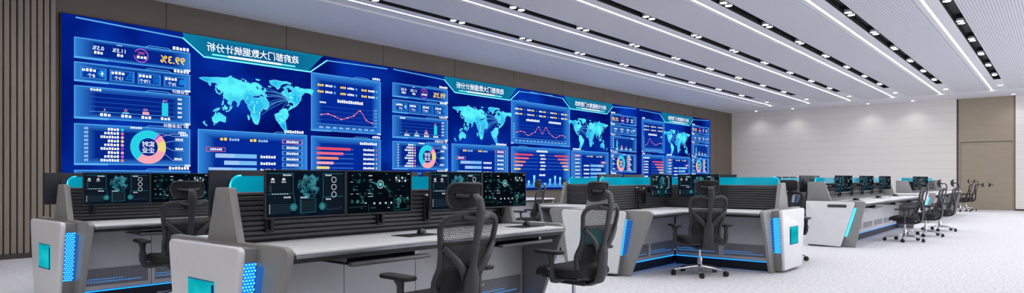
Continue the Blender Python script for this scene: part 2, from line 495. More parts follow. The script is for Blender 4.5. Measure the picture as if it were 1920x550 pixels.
ORD = ['first', 'second', 'third', 'fourth', 'fifth', 'sixth', 'seventh', 'eighth', 'ninth', 'tenth', 'eleventh', 'twelfth']
def nth(i): return ORD[i]
def light(name, loc, rot, sx, sy, power, col=(1, 1, 1), spread=None):
    l = bpy.data.lights.new(name, 'AREA'); l.shape = 'RECTANGLE'; l.size = sx; l.size_y = sy; l.energy = power; l.color = col
    if spread: l.spread = spread
    o = bpy.data.objects.new(name, l); COL.objects.link(o); o.location = loc; o.rotation_euler = rot
    return o
LED_POWER = 104.0; XL = -3.0
proto = None
for i, y in enumerate(reversed(ROWS)):
    lab = 'white LED light line in the ceiling, %s from the video wall' % nth(i)
    if i < 6:
        o = MB().box(XL, XE-0.02, -0.019, 0.019, 0.0, 0.012, 'led_white').build('led_light_line')
        o.location = (0, y, ZC+0.002)
        tag(o, lab, 'ceiling light', 'LED light lines along the ceiling')
    light('led_lamp', ((XL+XE)/2, y, ZC-0.004), (0, 0, 0), XE-XL-0.05, 0.032, LED_POWER, (1.0, 0.985, 0.97))
# twin spotlights in the black channels
sp = empty('twin_spotlight', (0, 0, 0), 0, 'x', 'spotlight', 'twin spotlights in the black ceiling channels')
MB().box(-0.21, 0.21, -0.06, 0.06, 0.045, 0.115, 'channel_black', 0.006, 1).build('housing', sp)
for sx in (-0.115, 0.115):
    ringm = MB().lathe([(0.062, 0.0), (0.066, 0.004), (0.066, 0.05), (0.05, 0.05)], 'panel_white', 20, c=(sx, 0, 0)).build('lamp_ring', sp)
    MB().lathe([(0.056, -0.003), (0.056, 0.004)], 'lens_white', 20, c=(sx, 0, 0)).build('lens', ringm)
first = True
for i, y in enumerate(reversed(ROWS)):
    if i > 5: break
    for j in range(11):
        x = (23.2-2.05*j)*K; yy = y-0.315*K
        if x < 1.0: continue
        t = (0.6415*x-0.767*yy)/(0.767*x+0.6415*yy); vv = 335-F_PX*(ZC-CAM_H)/(0.767*x+0.6415*yy)
        if vv < -12 or 960+F_PX*t < -40: continue
        lab = 'twin spotlight, %s from the back wall, in the ceiling channel %s from the video wall' % (nth(j), nth(i))
        o = sp if first else copy_tree(sp)
        first = False
        o.location = (x, yy, ZC+0.0); o['label'] = lab
dl = empty('downlight', (0, 0, 0), 0, 'x', 'downlight', 'round downlights near the back wall')
rm = MB().lathe([(0.085, -0.006), (0.09, 0.0), (0.09, 0.004), (0.07, 0.004)], 'panel_white', 24).build('trim_ring', dl)
MB().lathe([(0.066, -0.009), (0.066, -0.002)], 'lens_white', 24).build('lens', dl)
def spot(x, y, z, power):
    l = bpy.data.lights.new('downlight_lamp', 'SPOT'); l.energy = power; l.spot_size = math.radians(120); l.spot_blend = 0.8; l.shadow_soft_size = 0.06
    o = bpy.data.objects.new('downlight_lamp', l); COL.objects.link(o); o.location = (x, y, z)
first = True
for i, y in enumerate(reversed(ROWS)):
    if i > 5: break
    spot(25.85*K, y-0.3, ZC-0.02, 30)
    o = dl if first else copy_tree(dl); first = False
    o.location = (25.85*K, y-0.3, ZC-0.001); o['label'] = 'round downlight beyond the end of the ceiling channel %s from the video wall' % nth(i)
for i, y in enumerate((10.26, 8.72, 5.87, 4.34, 1.29)):
    spot(28.95, y, ZB-0.02, 26)
    o = copy_tree(dl); o.location = (28.95, y, ZB-0.001); o.scale = (0.8, 0.8, 1)
    o['label'] = 'small downlight in the flat ceiling border at the back wall, %s from the video wall' % nth(i)

# added fill lamp at the side-wall opening, to brighten that side of the room
light('side_fill', ((WX0+WX1)/2, YR-0.02, (WZ0+WZ1)/2), (PI/2, 0, 0), WX1-WX0, WZ1-WZ0, 480.0, (0.97, 0.98, 1.0))
w = bpy.data.worlds.new('world'); SC.world = w; w.use_nodes = True
w.node_tree.nodes['Background'].inputs[0].default_value = lin((200, 212, 235)); w.node_tree.nodes['Background'].inputs[1].default_value = 0.6
SC.view_settings.view_transform = 'Standard'; SC.view_settings.look = 'None'; SC.view_settings.gamma = 1.0
SC.view_settings.use_curve_mapping = False; SC.view_settings.exposure = 0.0
cy = SC.cycles
cy.max_bounces = 8; cy.diffuse_bounces = 4; cy.glossy_bounces = 3; cy.transmission_bounces = 4; cy.transparent_max_bounces = 12
cy.sample_clamp_indirect = 6.0; cy.caustics_reflective = False; cy.caustics_refractive = False
cy.use_denoising = True
# ------------------------------------------------------------------ video wall
VX0, VX1, VZ0, VZ1 = 3.21, 26.94, 0.82, 3.65
vw = empty('video_wall', (VX0, YS, 0), 0, 'long blue LED video wall of world map and chart dashboards', 'video wall')
vw.location = (0, 0, 0)
b = MB(); b.box(VX0, VX1, YS-0.055, YS-0.001, VZ0, VZ1, 'under_dark'); b.build('casing', vw)
YF = YS-0.058
b = MB(); b.rect(VX0+0.012, VZ0+0.012, VX1-0.012, VZ1-0.012, YF, 'wall_blue'); b.build('display_surface', vw, smooth=False)
Y1, Y2, Y3, Y4, Y5 = [YF-0.004*i for i in range(1, 6)]

LAND = {
 'namerica': [(-168,66),(-162,70),(-150,70.5),(-135,69),(-125,70),(-115,68),(-108,68),(-95,68.5),(-94,72),(-85,70),(-82,67),(-87,64),(-94,60),(-92,57),(-83,55),(-80,51.5),(-78,55),(-77,62),(-70,62),(-65,58.5),(-60,55),(-56,52),(-60,50),(-66,49.5),(-61,46),(-66,44),(-70,43),(-74,40),(-76,36),(-81,31),(-80,26),(-82,29),(-89,30),(-97,27),(-97,22),(-94,18),(-90,21),(-87,20),(-88,16),(-83,15),(-83,10),(-78,9),(-80,7),(-85,10),(-92,14),(-97,16),(-105,20),(-110,24),(-114,30),(-110,24.5),(-115,29),(-117,33),(-122,37),(-124,42),(-124,48),(-130,54),(-135,59),(-145,60),(-152,59),(-160,56),(-164,55),(-158,59),(-165,61),(-164,64)],
 'greenland': [(-72,78),(-60,82),(-35,83.5),(-18,80),(-20,74),(-25,70),(-38,66),(-44,60),(-52,65),(-54,71),(-62,76)],
 'baffin': [(-88,73),(-78,73.5),(-66,68),(-62,66),(-68,63),(-75,66),(-84,70)],
 'ellesmere': [(-90,80),(-75,83),(-62,82.5),(-76,78),(-88,77)],
 'victoria': [(-118,72),(-105,73),(-101,69.5),(-115,69)],
 'samerica': [(-77,8),(-72,12),(-62,10.5),(-52,5),(-50,0),(-42,-3),(-35,-6),(-37,-12),(-40,-20),(-48,-26),(-54,-34),(-58,-38),(-63,-42),(-66,-47),(-69,-52),(-68,-55),(-74,-50),(-74,-42),(-72,-32),(-70,-19),(-76,-14),(-81,-5),(-79,1)],
 'africa': [(-17,15),(-16,24),(-9,32),(-5,36),(10,37.5),(11,33.5),(20,31),(24,32.5),(33,31),(36,24),(39,17),(43,12),(51,12),(47,4),(40,-4),(40,-15),(35,-21),(33,-28),(27,-34),(19,-35),(15,-27),(12,-17),(13,-7),(9,0),(9,4.5),(2,6),(-8,4.5),(-13,8)],
 'madagascar': [(44,-17),(49,-12.5),(50,-16),(47,-25),(44,-23)],
 'eurasia': [(-9,37),(-9,43.5),(-1.5,44),(-4.5,48.5),(2,51),(8,54),(8,57),(11,56),(12,54),(20,54.5),(24,58),(28,60),(22,60),(22,63),(25,66),(18,62),(18,59),(14,55.5),(11,59),(5,59.5),(6,62.5),(13,67),(20,70),(28,71),(40,67.5),(35,66.5),(40,64.5),(45,68),(54,68.5),(60,69),(68,69),(68,73),(73,71),(80,73),(90,75.5),(104,77.5),(113,74),(127,73),(140,72.5),(152,71),(160,70),(170,69.5),(180,68.5),(188,66),(178,62.5),(170,60),(163,58),(162,53),(157,51),(156,57),(163,61.5),(155,59.5),(142,59),(136,54.5),(141,52.5),(140,48),(135,43.5),(129,42),(127.5,39.5),(129.5,36),(126.5,34.5),(126,37.5),(122,40),(118,39),(122,37),(119.5,35),(122,31),(121,28),(117,23.5),(110,21),(106,19),(109,13),(105,9),(100,13.5),(100,8),(103.5,1.5),(100.5,5),(98.5,10),(97,16.5),(91,22),(86,20),(80,15),(80,11),(77.5,8),(73,17),(72,21.5),(67,25),(57,26),(51,29.5),(48,30),(51,25.5),(56,24.5),(59,22.5),(55,17),(45,12.8),(42.5,16),(39,21),(35,28),(34.5,32),(36,36.5),(28,36.5),(26.5,40),(23,40.5),(23,36.8),(19.5,41),(13.5,45.5),(12.5,44),(18,40),(16,38),(10.5,43.5),(3.5,43),(0,39.5),(-2,36.8)],
 'britain': [(-5,50),(1.5,51.3),(1.5,53),(-2,56),(-3,58.6),(-6,57),(-3.5,54.5),(-5,52)],
 'ireland': [(-10,52),(-6,52.2),(-6,55),(-9,54.5)],
 'iceland': [(-24,65),(-16,66.4),(-14,64.8),(-19,63.4)],
 'novaya': [(52,71),(56,74),(68,77),(58,74.5),(57,71)],
 'svalbard': [(12,79),(25,80.3),(22,77.5),(15,77)],
 'severnaya': [(96,80),(104,79),(100,78)],
 'japan': [(130,31.5),(132,34),(136,35.5),(140,39),(141,43),(145,44),(142,40),(141,36),(136,33.8)],
 'sakhalin': [(142,46),(143.5,50),(142.5,54),(144,50)],
 'philippines': [(120,18),(122,17.5),(126,7),(122,8),(121,13)],
 'borneo': [(109,1),(113,3.5),(117,7),(119,4),(116,-3.5),(111,-3)],
 'sumatra': [(95.5,5.5),(99,3),(106,-5.5),(103,-4.5),(98,0)],
 'java': [(105.5,-6),(114,-7.5),(114,-8.5),(106,-7.5)],
 'sulawesi': [(119.5,1),(125,1.5),(121,-1),(122.5,-5),(119.5,-5)],
 'newguinea': [(131,-1),(138,-2),(147,-6.5),(150,-10.5),(143,-8.5),(138,-8),(133,-4)],
 'australia': [(114,-22),(122,-18),(129,-14.5),(136,-12),(137,-16),(140.5,-17.5),(142.5,-11),(146,-19),(153,-26),(151.5,-33),(147,-38.5),(140,-38),(136,-34),(129,-31.7),(118,-35),(115,-33)],
 'tasmania': [(145,-41),(148,-41),(147,-43.5)],
 'newzealand_n': [(173,-35),(178,-38),(175.5,-41.5),(174,-39)],
 'newzealand_s': [(172.5,-41),(174,-42),(168,-46.5),(167,-45)],
 'srilanka': [(80,9),(81.8,7),(80.5,6)],
 'taiwan': [(120.3,23),(121.8,25),(121,22)],
 'cuba': [(-84.5,22),(-77,20.5),(-75,20),(-80,22.8)],
}
def dash_mesh(bld, flip):
    """one dashboard, drawn unmirrored in x 0..6.2; flip mirrors it"""
    fx = 6.2 if flip else None
    return lambda mb, name, par: mb.build(name, par, smooth=False, flipx=fx)
def curve(pts, n=6):
    out = []
    for i in range(len(pts)-1):
        p0 = pts[max(i-1, 0)]; p1 = pts[i]; p2 = pts[i+1]; p3 = pts[min(i+2, len(pts)-1)]
        for j in range(n):
            t = j/n
            out.append(tuple(0.5*((2*p1[k])+(-p0[k]+p2[k])*t+(2*p0[k]-5*p1[k]+4*p2[k]-p3[k])*t*t+(-p0[k]+3*p1[k]-3*p2[k]+p3[k])*t**3) for k in (0, 1)))
    out.append(pts[-1]); return out
def scrib(mb, x, z, w, h, y, mat, n=None):
    """a run of unreadable small print"""
    n = n or max(2, int(w/h/0.95)); st = w/n
    for i in range(n):
        q = 0.78 if (i*7+int(x*31)) % 3 else 0.62
        mb.rect(x+i*st, z, x+i*st+st*0.72, z+h*q+h*0.2, y, mat)
def pane(mb, x0, z0, x1, z1, mat='pane'):
    mb.rect(x0, z0, x1, z1, Y1, mat)
    w = 0.012
    mb.line([(x0, z0), (x1, z0), (x1, z1), (x0, z1)], w, Y2, 'px_line', True)
    c = 0.12
    mb.line([(x0+0.3, z1+0.0), (x0+0.36, z1+0.03), (x0+0.66, z1+0.03), (x0+0.72, z1)], 0.010, Y2, 'px_line')
    mb.line([(x1-0.45, z0), (x1, z0)], 0.03, Y2, 'px_line')
    mb.line([(x0, z0), (x0+0.08, z0)], 0.03, Y2, 'px_white')

def linechart(mb, x0, z0, x1, z1, vals, ticks=9):
    for k in range(5):
        z = z0+(z1-z0)*k/4.5; mb.line([(x0, z), (x1, z)], 0.006, Y2, 'px_line_dim')
    mb.line([(x0, z0), (x1, z0)], 0.010, Y2, 'px_line'); mb.line([(x0, z0), (x0, z1)], 0.010, Y2, 'px_line')
    pts = [(x0+(x1-x0)*(i+0.35)/len(vals), z0+(z1-z0)*v) for i, v in enumerate(vals)]
    mb.line(curve(pts), 0.016, Y4, 'px_rose')
    for p in pts: mb.ring(p[0], p[1], 0.0, 0.018, Y5, 'px_pink', n=10)
    for p in pts: scrib(mb, p[0]-0.05, z0-0.085, 0.10, 0.04, Y2, 'px_pale', 2)
    for k in range(6): scrib(mb, x0-0.07, z0+(z1-z0)*k/5.6, 0.05, 0.03, Y2, 'px_pale', 2)

def make_dashboard(root, X0, flip, with_chart, nm_text):
    B = dash_mesh(None, flip)
    # header banner with the title
    dash = empty('dashboard', (X0, 0, 0)); dash.parent = root
    if nm_text: dash['label'] = nm_text
    mb = MB()
    mb.fan([(1.65, VZ1-0.014), (1.98, 3.29), (4.02, 3.29), (4.40, 3.56), (4.42, VZ1-0.014)], Y1, 'banner')
    mb.line([(0.0, 3.585), (1.56, 3.555), (1.95, 3.275), (4.06, 3.275), (4.42, 3.545), (6.0, 3.60)], 0.022, Y3, 'px_line')
    mb.line([(1.56, 3.555), (1.95, 3.275), (4.06, 3.275), (4.42, 3.545)], 0.026, Y4, 'px_aqua')
    mb.rect(2.28, 3.325, 3.92, 3.352, Y3, 'px_aqua'); mb.rect(2.58, 3.320, 3.63, 3.357, Y4, 'px_white')
    mb.text('政府部门大数据统计分析', 3.11, 3.405, 0.165, Y4, 'px_white', 'CENTER')
    B(mb, 'title_banner', dash)
    # world map
    mb = MB(); cx, cz = 3.03, 2.50; sx = 2.30/360.0; sz = 1.10/150.0
    def W(p): return (cx+(p[0]-14)*sx, cz+(p[1]-12)*sz)
    for k, pl in LAND.items():
        pts = [W(p) for p in pl]; mb.poly(pts, Y2, 'map_land'); mb.line(pts, 0.012, Y3, 'map_edge', True)
    rr = random.Random(3)
    src = (-88, 36)
    for q in [(-3, 52), (10, 50), (20, 40), (3, 36), (-10, 20), (10, 5), (25, -5), (30, -25), (-45, -10), (30, 30), (15, 60), (-15, 10)]:
        a = Vector(W(src)); c = Vector(W(q)); m = (a+c)/2+Vector((0, 0.10))
        mb.line([tuple(a*(1-t)**2+m*2*t*(1-t)+c*t*t) for t in [i/8 for i in range(9)]], 0.006, Y4, 'px_line')
    for i in range(70):
        lon, lat = rr.choice([(rr.uniform(-118, -75), rr.uniform(30, 55)), (rr.uniform(0, 120), rr.uniform(28, 60)), (rr.uniform(-68, -45), rr.uniform(-28, 0)), (rr.uniform(5, 35), rr.uniform(-10, 25))])
        p = W((lon, lat)); mb.ring(p[0], p[1], 0, 0.008+0.008*rr.random(), Y4, 'px_aqua', n=8)
    B(mb, 'world_map', dash)
    # panel under the map
    mb = MB(); pane(mb, 2.02, 0.94, 4.16, 2.005, 'pane_wide')
    scrib(mb, 2.10, 2.03, 0.42, 0.055, Y3, 'px_white')
    for k in range(9):
        z = 1.86-k*0.112
        mb.rect(2.12, z-0.038, 2.56, z+0.038, Y2, 'pill'); mb.line([(2.12, z-0.038), (2.56, z-0.038), (2.56, z+0.038), (2.12, z+0.038)], 0.008, Y3, 'px_rose' if k == 0 else 'px_line', True)
        scrib(mb, 2.21, z-0.022, 0.27, 0.04, Y3, 'px_white')
    for x, n in ((2.86, 0), (3.42, 1)):
        scrib(mb, x, 1.83, 0.20, 0.045, Y3, 'px_pale'); scrib(mb, x+0.23, 1.83, 0.14, 0.05, Y3, 'px_orange')
    mb.line([(3.68, 1.70), (4.02, 1.70), (4.02, 1.63), (3.68, 1.63)], 0.009, Y3, 'px_rose', True); scrib(mb, 3.74, 1.65, 0.22, 0.035, Y3, 'px_white')
    for k, wd in enumerate((0.78, 0.62, 0.90, 0.52, 0.70)):
        z = 1.53-k*0.125
        scrib(mb, 2.70, z, 0.32, 0.05, Y3, 'px_white'); mb.rect(3.08, z-0.01, 3.08+wd, z+0.065, Y3, 'px_bar'); mb.rect(3.08+wd*0.55, z-0.01, 3.08+wd, z+0.065, Y4, 'px_pale')
    B(mb, 'map_statistics_panel', dash)
    # statistics column
    x0, x1 = 4.30, 6.02
    mb = MB(); pane(mb, x0, 3.00, x1, 3.30); scrib(mb, x0+0.02, 3.325, 0.28, 0.055, Y3, 'px_white')
    mb.text('99.3%', x0+0.08, 3.085, 0.17, Y3, 'px_orange')
    mb.ring(x0+0.78, 3.15, 0.098, 0.112, Y3, 'px_magenta', 0.5, 6.2); mb.text('98%', x0+0.78, 3.165, 0.062, Y3, 'px_red', 'CENTER'); scrib(mb, x0+0.70, 3.10, 0.16, 0.045, Y3, 'px_white')
    mb.text('11.5%', x0+1.10, 3.15, 0.085, Y3, 'px_white', 'CENTER'); mb.ring(x0+1.10, 3.15, 0.11, 0.118, Y3, 'px_white', 1.2, 1.9, 6); scrib(mb, x0+1.05, 3.085, 0.10, 0.045, Y3, 'px_white')
    mb.text('0.5%', x0+1.40, 3.15, 0.085, Y3, 'px_white', 'CENTER'); scrib(mb, x0+1.34, 3.085, 0.13, 0.045, Y3, 'px_white')
    B(mb, 'rate_panel', dash)
    mb = MB(); pane(mb, x0, 2.645, x1, 2.925); scrib(mb, x0+0.02, 2.945, 0.26, 0.05, Y3, 'px_white')
    for k, t in enumerate(('26个', '178个', '13个', '8个')):
        x = x0+0.09+k*0.405
        mb.rect(x-0.02, 2.69, x+0.34, 2.87, Y2, 'pill')
        if k == 0: mb.rect(x, 2.74, x+0.09, 2.80, Y3, 'px_icon'); mb.poly([(x-0.01, 2.80), (x+0.10, 2.80), (x+0.045, 2.84)], Y3, 'px_icon')
        elif k == 1: mb.line([(x, 2.74), (x+0.09, 2.74), (x+0.09, 2.83), (x, 2.83)], 0.014, Y3, 'px_icon', True); mb.rect(x+0.03, 2.76, x+0.06, 2.80, Y3, 'px_icon')
        elif k == 2: mb.line([(x-0.01, 2.74), (x+0.10, 2.74), (x+0.045, 2.84)], 0.014, Y3, 'px_icon', True); mb.rect(x+0.038, 2.76, x+0.052, 2.80, Y3, 'px_icon')
        else: mb.ring(x+0.045, 2.785, 0.0, 0.058, Y3, 'px_icon'); mb.poly([(x+0.05, 2.83), (x+0.02, 2.78), (x+0.04, 2.78), (x+0.035, 2.74), (x+0.07, 2.79), (x+0.05, 2.79)], Y4, 'px_white')
        scrib(mb, x+0.13, 2.80, 0.20, 0.045, Y3, 'px_white'); mb.text(t, x+0.14, 2.715, 0.07, Y3, 'px_white')
    B(mb, 'count_panel', dash)
    mb = MB(); pane(mb, x0, 2.08, x1, 2.565); mb.text('企业统计', x0+0.02, 2.592, 0.07, Y3, 'px_white')
    for k in range(5):
        z = 2.19+k*0.075; mb.line([(x0+0.26, z), (x1-0.20, z)], 0.007, Y2, 'px_line' if k == 0 else 'px_line_dim'); scrib(mb, x0+0.14, z-0.015, 0.07, 0.035, Y3, 'px_white', 3)
    for k, (hh, m, t) in enumerate(((0.22, 'px_cyan', '718'), (0.05, 'px_pink', '103'), (0.014, 'px_aqua', '22'), (0.004, 'px_aqua', '4'))):
        x = x0+0.36+k*0.30; mb.rect(x, 2.19, x+0.10, 2.19+hh, Y3, m); mb.text(t, x+0.05, 2.205+hh, 0.05, Y3, 'px_pink', 'CENTER'); scrib(mb, x-0.03, 2.125, 0.16, 0.045, Y3, 'px_white')
    scrib(mb, x1-0.36, 2.51, 0.16, 0.035, Y3, 'px_white')
    B(mb, 'company_chart', dash)
    mb = MB(); pane(mb, x0, 1.37, x1, 1.985); mb.text('部门企业统计', x0+0.02, 2.012, 0.07, Y3, 'px_white')
    cx, cz = x0+0.67, 1.665
    for a0, a1, m in ((0.35*PI-0.15, 1.28*PI, 'px_cyan'), (1.28*PI, 1.90*PI, 'px_pink'), (1.90*PI, 2.14*PI, 'px_yellow'), (2.14*PI, 2.25*PI, 'px_pink'), (2.25*PI, 2.35*PI-0.15, 'px_magenta')):
        mb.ring(cx, cz, 0.145, 0.275, Y3, m, PI-a0, PI-a1)
    mb.text('实时', cx, cz+0.01, 0.10, Y3, 'px_white', 'CENTER'); mb.text('企业', cx, cz-0.09, 0.10, Y3, 'px_white', 'CENTER')
    for a, bq, c in ((1.02, 1.86, 0.02), (0.72, 1.90, 0.05), (0.3, 1.78, 0.10), (0.0, 1.62, 0.10), (-0.4, 1.45, 0.12)):
        p = (cx-0.28*math.cos(a), cz+0.28*math.sin(a)); q = (x0+0.28, bq); r = (x0+c, bq)
        mb.line([p, q, r], 0.006, Y3, 'px_pale'); scrib(mb, x0+c+0.02, bq+0.012, 0.13, 0.035, Y3, 'px_white', 4)
    scrib(mb, cx+0.10, 1.955, 0.18, 0.03, Y3, 'px_white', 5)
    for k, m in enumerate(('px_cyan', 'px_rose', 'px_pink', 'px_yellow', 'px_pink', 'px_purple', 'px_pink', 'px_magenta', 'px_salmon')):
        z = 1.905-k*0.061
        mb.ring(x0+1.06, z+0.018, 0, 0.024, Y3, m, n=12); scrib(mb, x0+1.11, z, 0.17+0.05*(k % 3), 0.04, Y3, 'px_white'); scrib(mb, x1-0.18, z, 0.06, 0.04, Y3, 'px_pale', 3)
    B(mb, 'donut_chart', dash)
    mb = MB(); pane(mb, x0, 0.94, x1, 1.275); scrib(mb, x0+0.02, 1.30, 0.34, 0.05, Y3, 'px_white')
    for k in range(10): mb.rect(x0+0.15+k*0.15, 1.0, x0+0.22+k*0.15, 1.05+0.15*((k*37) % 10)/10, Y3, 'px_bar')
    B(mb, 'histogram_panel', dash)
    if with_chart:
        mb = MB(); pane(mb, 0.18, 2.12, 1.92, 3.27, 'pane_wide'); scrib(mb, 0.20, 3.295, 0.22, 0.05, Y3, 'px_white')
        for r in range(2):
            for k in range(3):
                x = 0.29+k*0.54; z = 3.02-r*0.13
                mb.ring(x, z+0.02, 0, 0.026, Y3, 'px_line', n=12); scrib(mb, x+0.06, z, 0.18, 0.045, Y3, 'px_white'); scrib(mb, x+0.27, z, 0.15, 0.045, Y3, 'px_orange')
        scrib(mb, 0.66, 2.72, 0.66, 0.065, Y3, 'px_white', 12); scrib(mb, 1.58, 2.68, 0.16, 0.035, Y3, 'px_white')
        linechart(mb, 0.36, 2.26, 1.80, 2.66, (0.22, 0.36, 0.82, 0.55, 0.40, 0.30, 0.42, 0.52, 0.46))
        B(mb, 'line_chart', dash)
        mb = MB(); pane(mb, 0.18, 0.94, 1.92, 2.0, 'pane_wide'); scrib(mb, 0.20, 2.025, 0.22, 0.05, Y3, 'px_white'); scrib(mb, 0.29, 1.87, 0.46, 0.055, Y3, 'px_white', 9)
        for k, (m, wd) in enumerate((('px_red', 0.82), ('px_rose', 0.64), ('px_salmon', 0.52), ('px_pink', 0.40), ('px_yellow', 0.30))):
            z = 1.74-k*0.098
            mb.rect(0.28, z, 0.315, z+0.045, Y3, m); scrib(mb, 0.36, z, 0.30, 0.045, Y3, 'px_white'); mb.rect(0.90, z+0.006, 1.80, z+0.030, Y2, 'px_line_dim'); mb.rect(1.80-wd, z-0.006, 1.80, z+0.048, Y3, m)
        scrib(mb, 0.29, 1.20, 0.34, 0.055, Y3, 'px_white', 7)
        for k in range(7): mb.rect(0.36+k*0.21, 1.0, 0.43+k*0.21, 1.04+0.12*((k*53) % 7)/7, Y3, 'px_aqua')
        B(mb, 'ranking_chart', dash)
    return dash
make_dashboard(vw, 3.21, True, True, 'mirror-written dashboard with line chart')
make_dashboard(vw, 9.39, True, False, 'mirror-written dashboard without line chart')
make_dashboard(vw, 14.54, False, False, 'dashboard with plain-reading title, beside the middle chart')
make_dashboard(vw, 20.78, False, True, 'dashboard with plain-reading title and line chart')
# shared middle column
mid = empty('middle_charts', (0, 0, 0)); mid.parent = vw
mb = MB(); pane(mb, 13.70, 2.12, 16.48, 3.29, 'pane_wide')
for r in range(2):
    for k in range(5):
        x = 13.86+k*0.54; z = 3.05-r*0.13
        scrib(mb, x, z, 0.16, 0.045, Y3, 'px_white'); scrib(mb, x+0.18, z, 0.15, 0.045, Y3, 'px_orange'); mb.ring(x+0.42, z+0.02, 0, 0.02, Y3, 'px_line', n=10)
scrib(mb, 14.35, 2.76, 0.62, 0.065, Y3, 'px_white', 12); scrib(mb, 15.40, 2.76, 0.62, 0.065, Y3, 'px_white', 12)
linechart(mb, 13.86, 2.27, 16.36, 2.68, (0.36, 0.46, 0.42, 0.22, 0.34, 0.50, 0.86, 0.40, 0.86, 0.50, 0.30, 0.20, 0.36, 0.40, 0.30))
mb.build('line_chart', mid, smooth=False)
mb = MB(); pane(mb, 13.70, 0.90, 16.48, 2.02, 'pane_wide'); scrib(mb, 14.82, 1.90, 0.54, 0.06, Y3, 'px_white', 10)
for k, (m, wd) in enumerate((('px_red', 0.84), ('px_rose', 0.64), ('px_salmon', 0.50), ('px_pink', 0.38), ('px_yellow', 0.28))):
    z = 1.79-k*0.10
    mb.rect(13.82, z, 13.82+wd, z+0.05, Y3, m); mb.rect(16.40-wd*0.85, z, 16.40, z+0.05, Y3, m); mb.rect(13.82, z+0.014, 14.9, z+0.034, Y2, 'px_line_dim'); mb.rect(15.3, z+0.014, 16.4, z+0.034, Y2, 'px_line_dim')
    scrib(mb, 14.98+0.03*(k % 2), z, 0.26, 0.05, Y3, 'px_white')
scrib(mb, 14.95, 1.22, 0.30, 0.055, Y3, 'px_white', 5)
mb.line([(13.86, 0.955), (16.36, 0.955)], 0.012, Y3, 'px_line')
for k, hh in enumerate((0.14, 0.30, 0.22, 0.46, 0.26, 0.10, 0.30, 0.44, 0.38, 0.22)):
    x = 13.92+k*0.25; mb.rect(x, 0.955, x+0.085, 0.955+hh*0.62, Y3, 'px_bar'); mb.rect(x, 0.955+hh*0.4, x+0.085, 0.955+hh*0.62, Y4, 'px_aqua')
mb.build('ranking_chart', mid, smooth=False)
# ------------------------------------------------------------------ control consoles
# local frame: x runs along the desk, the sitter's side is -y, the slatted screen stands at y = 0
HB, HT = 0.42, 0.75
def leg_profile(side_far=True):
    r = HT; fl = HB
    if side_far: return rpoly([(-r, 0.775), (-fl-0.02, 0.0), (fl+0.02, 0.0), (r, 0.775)], [0.06, 0.02, 0.02, 0.06])
    return rpoly([(-0.80, 0.775), (-0.64, 0.0), (0.11, 0.0), (0.11, 0.775)], [0.05, 0.02, 0.02, 0.02])

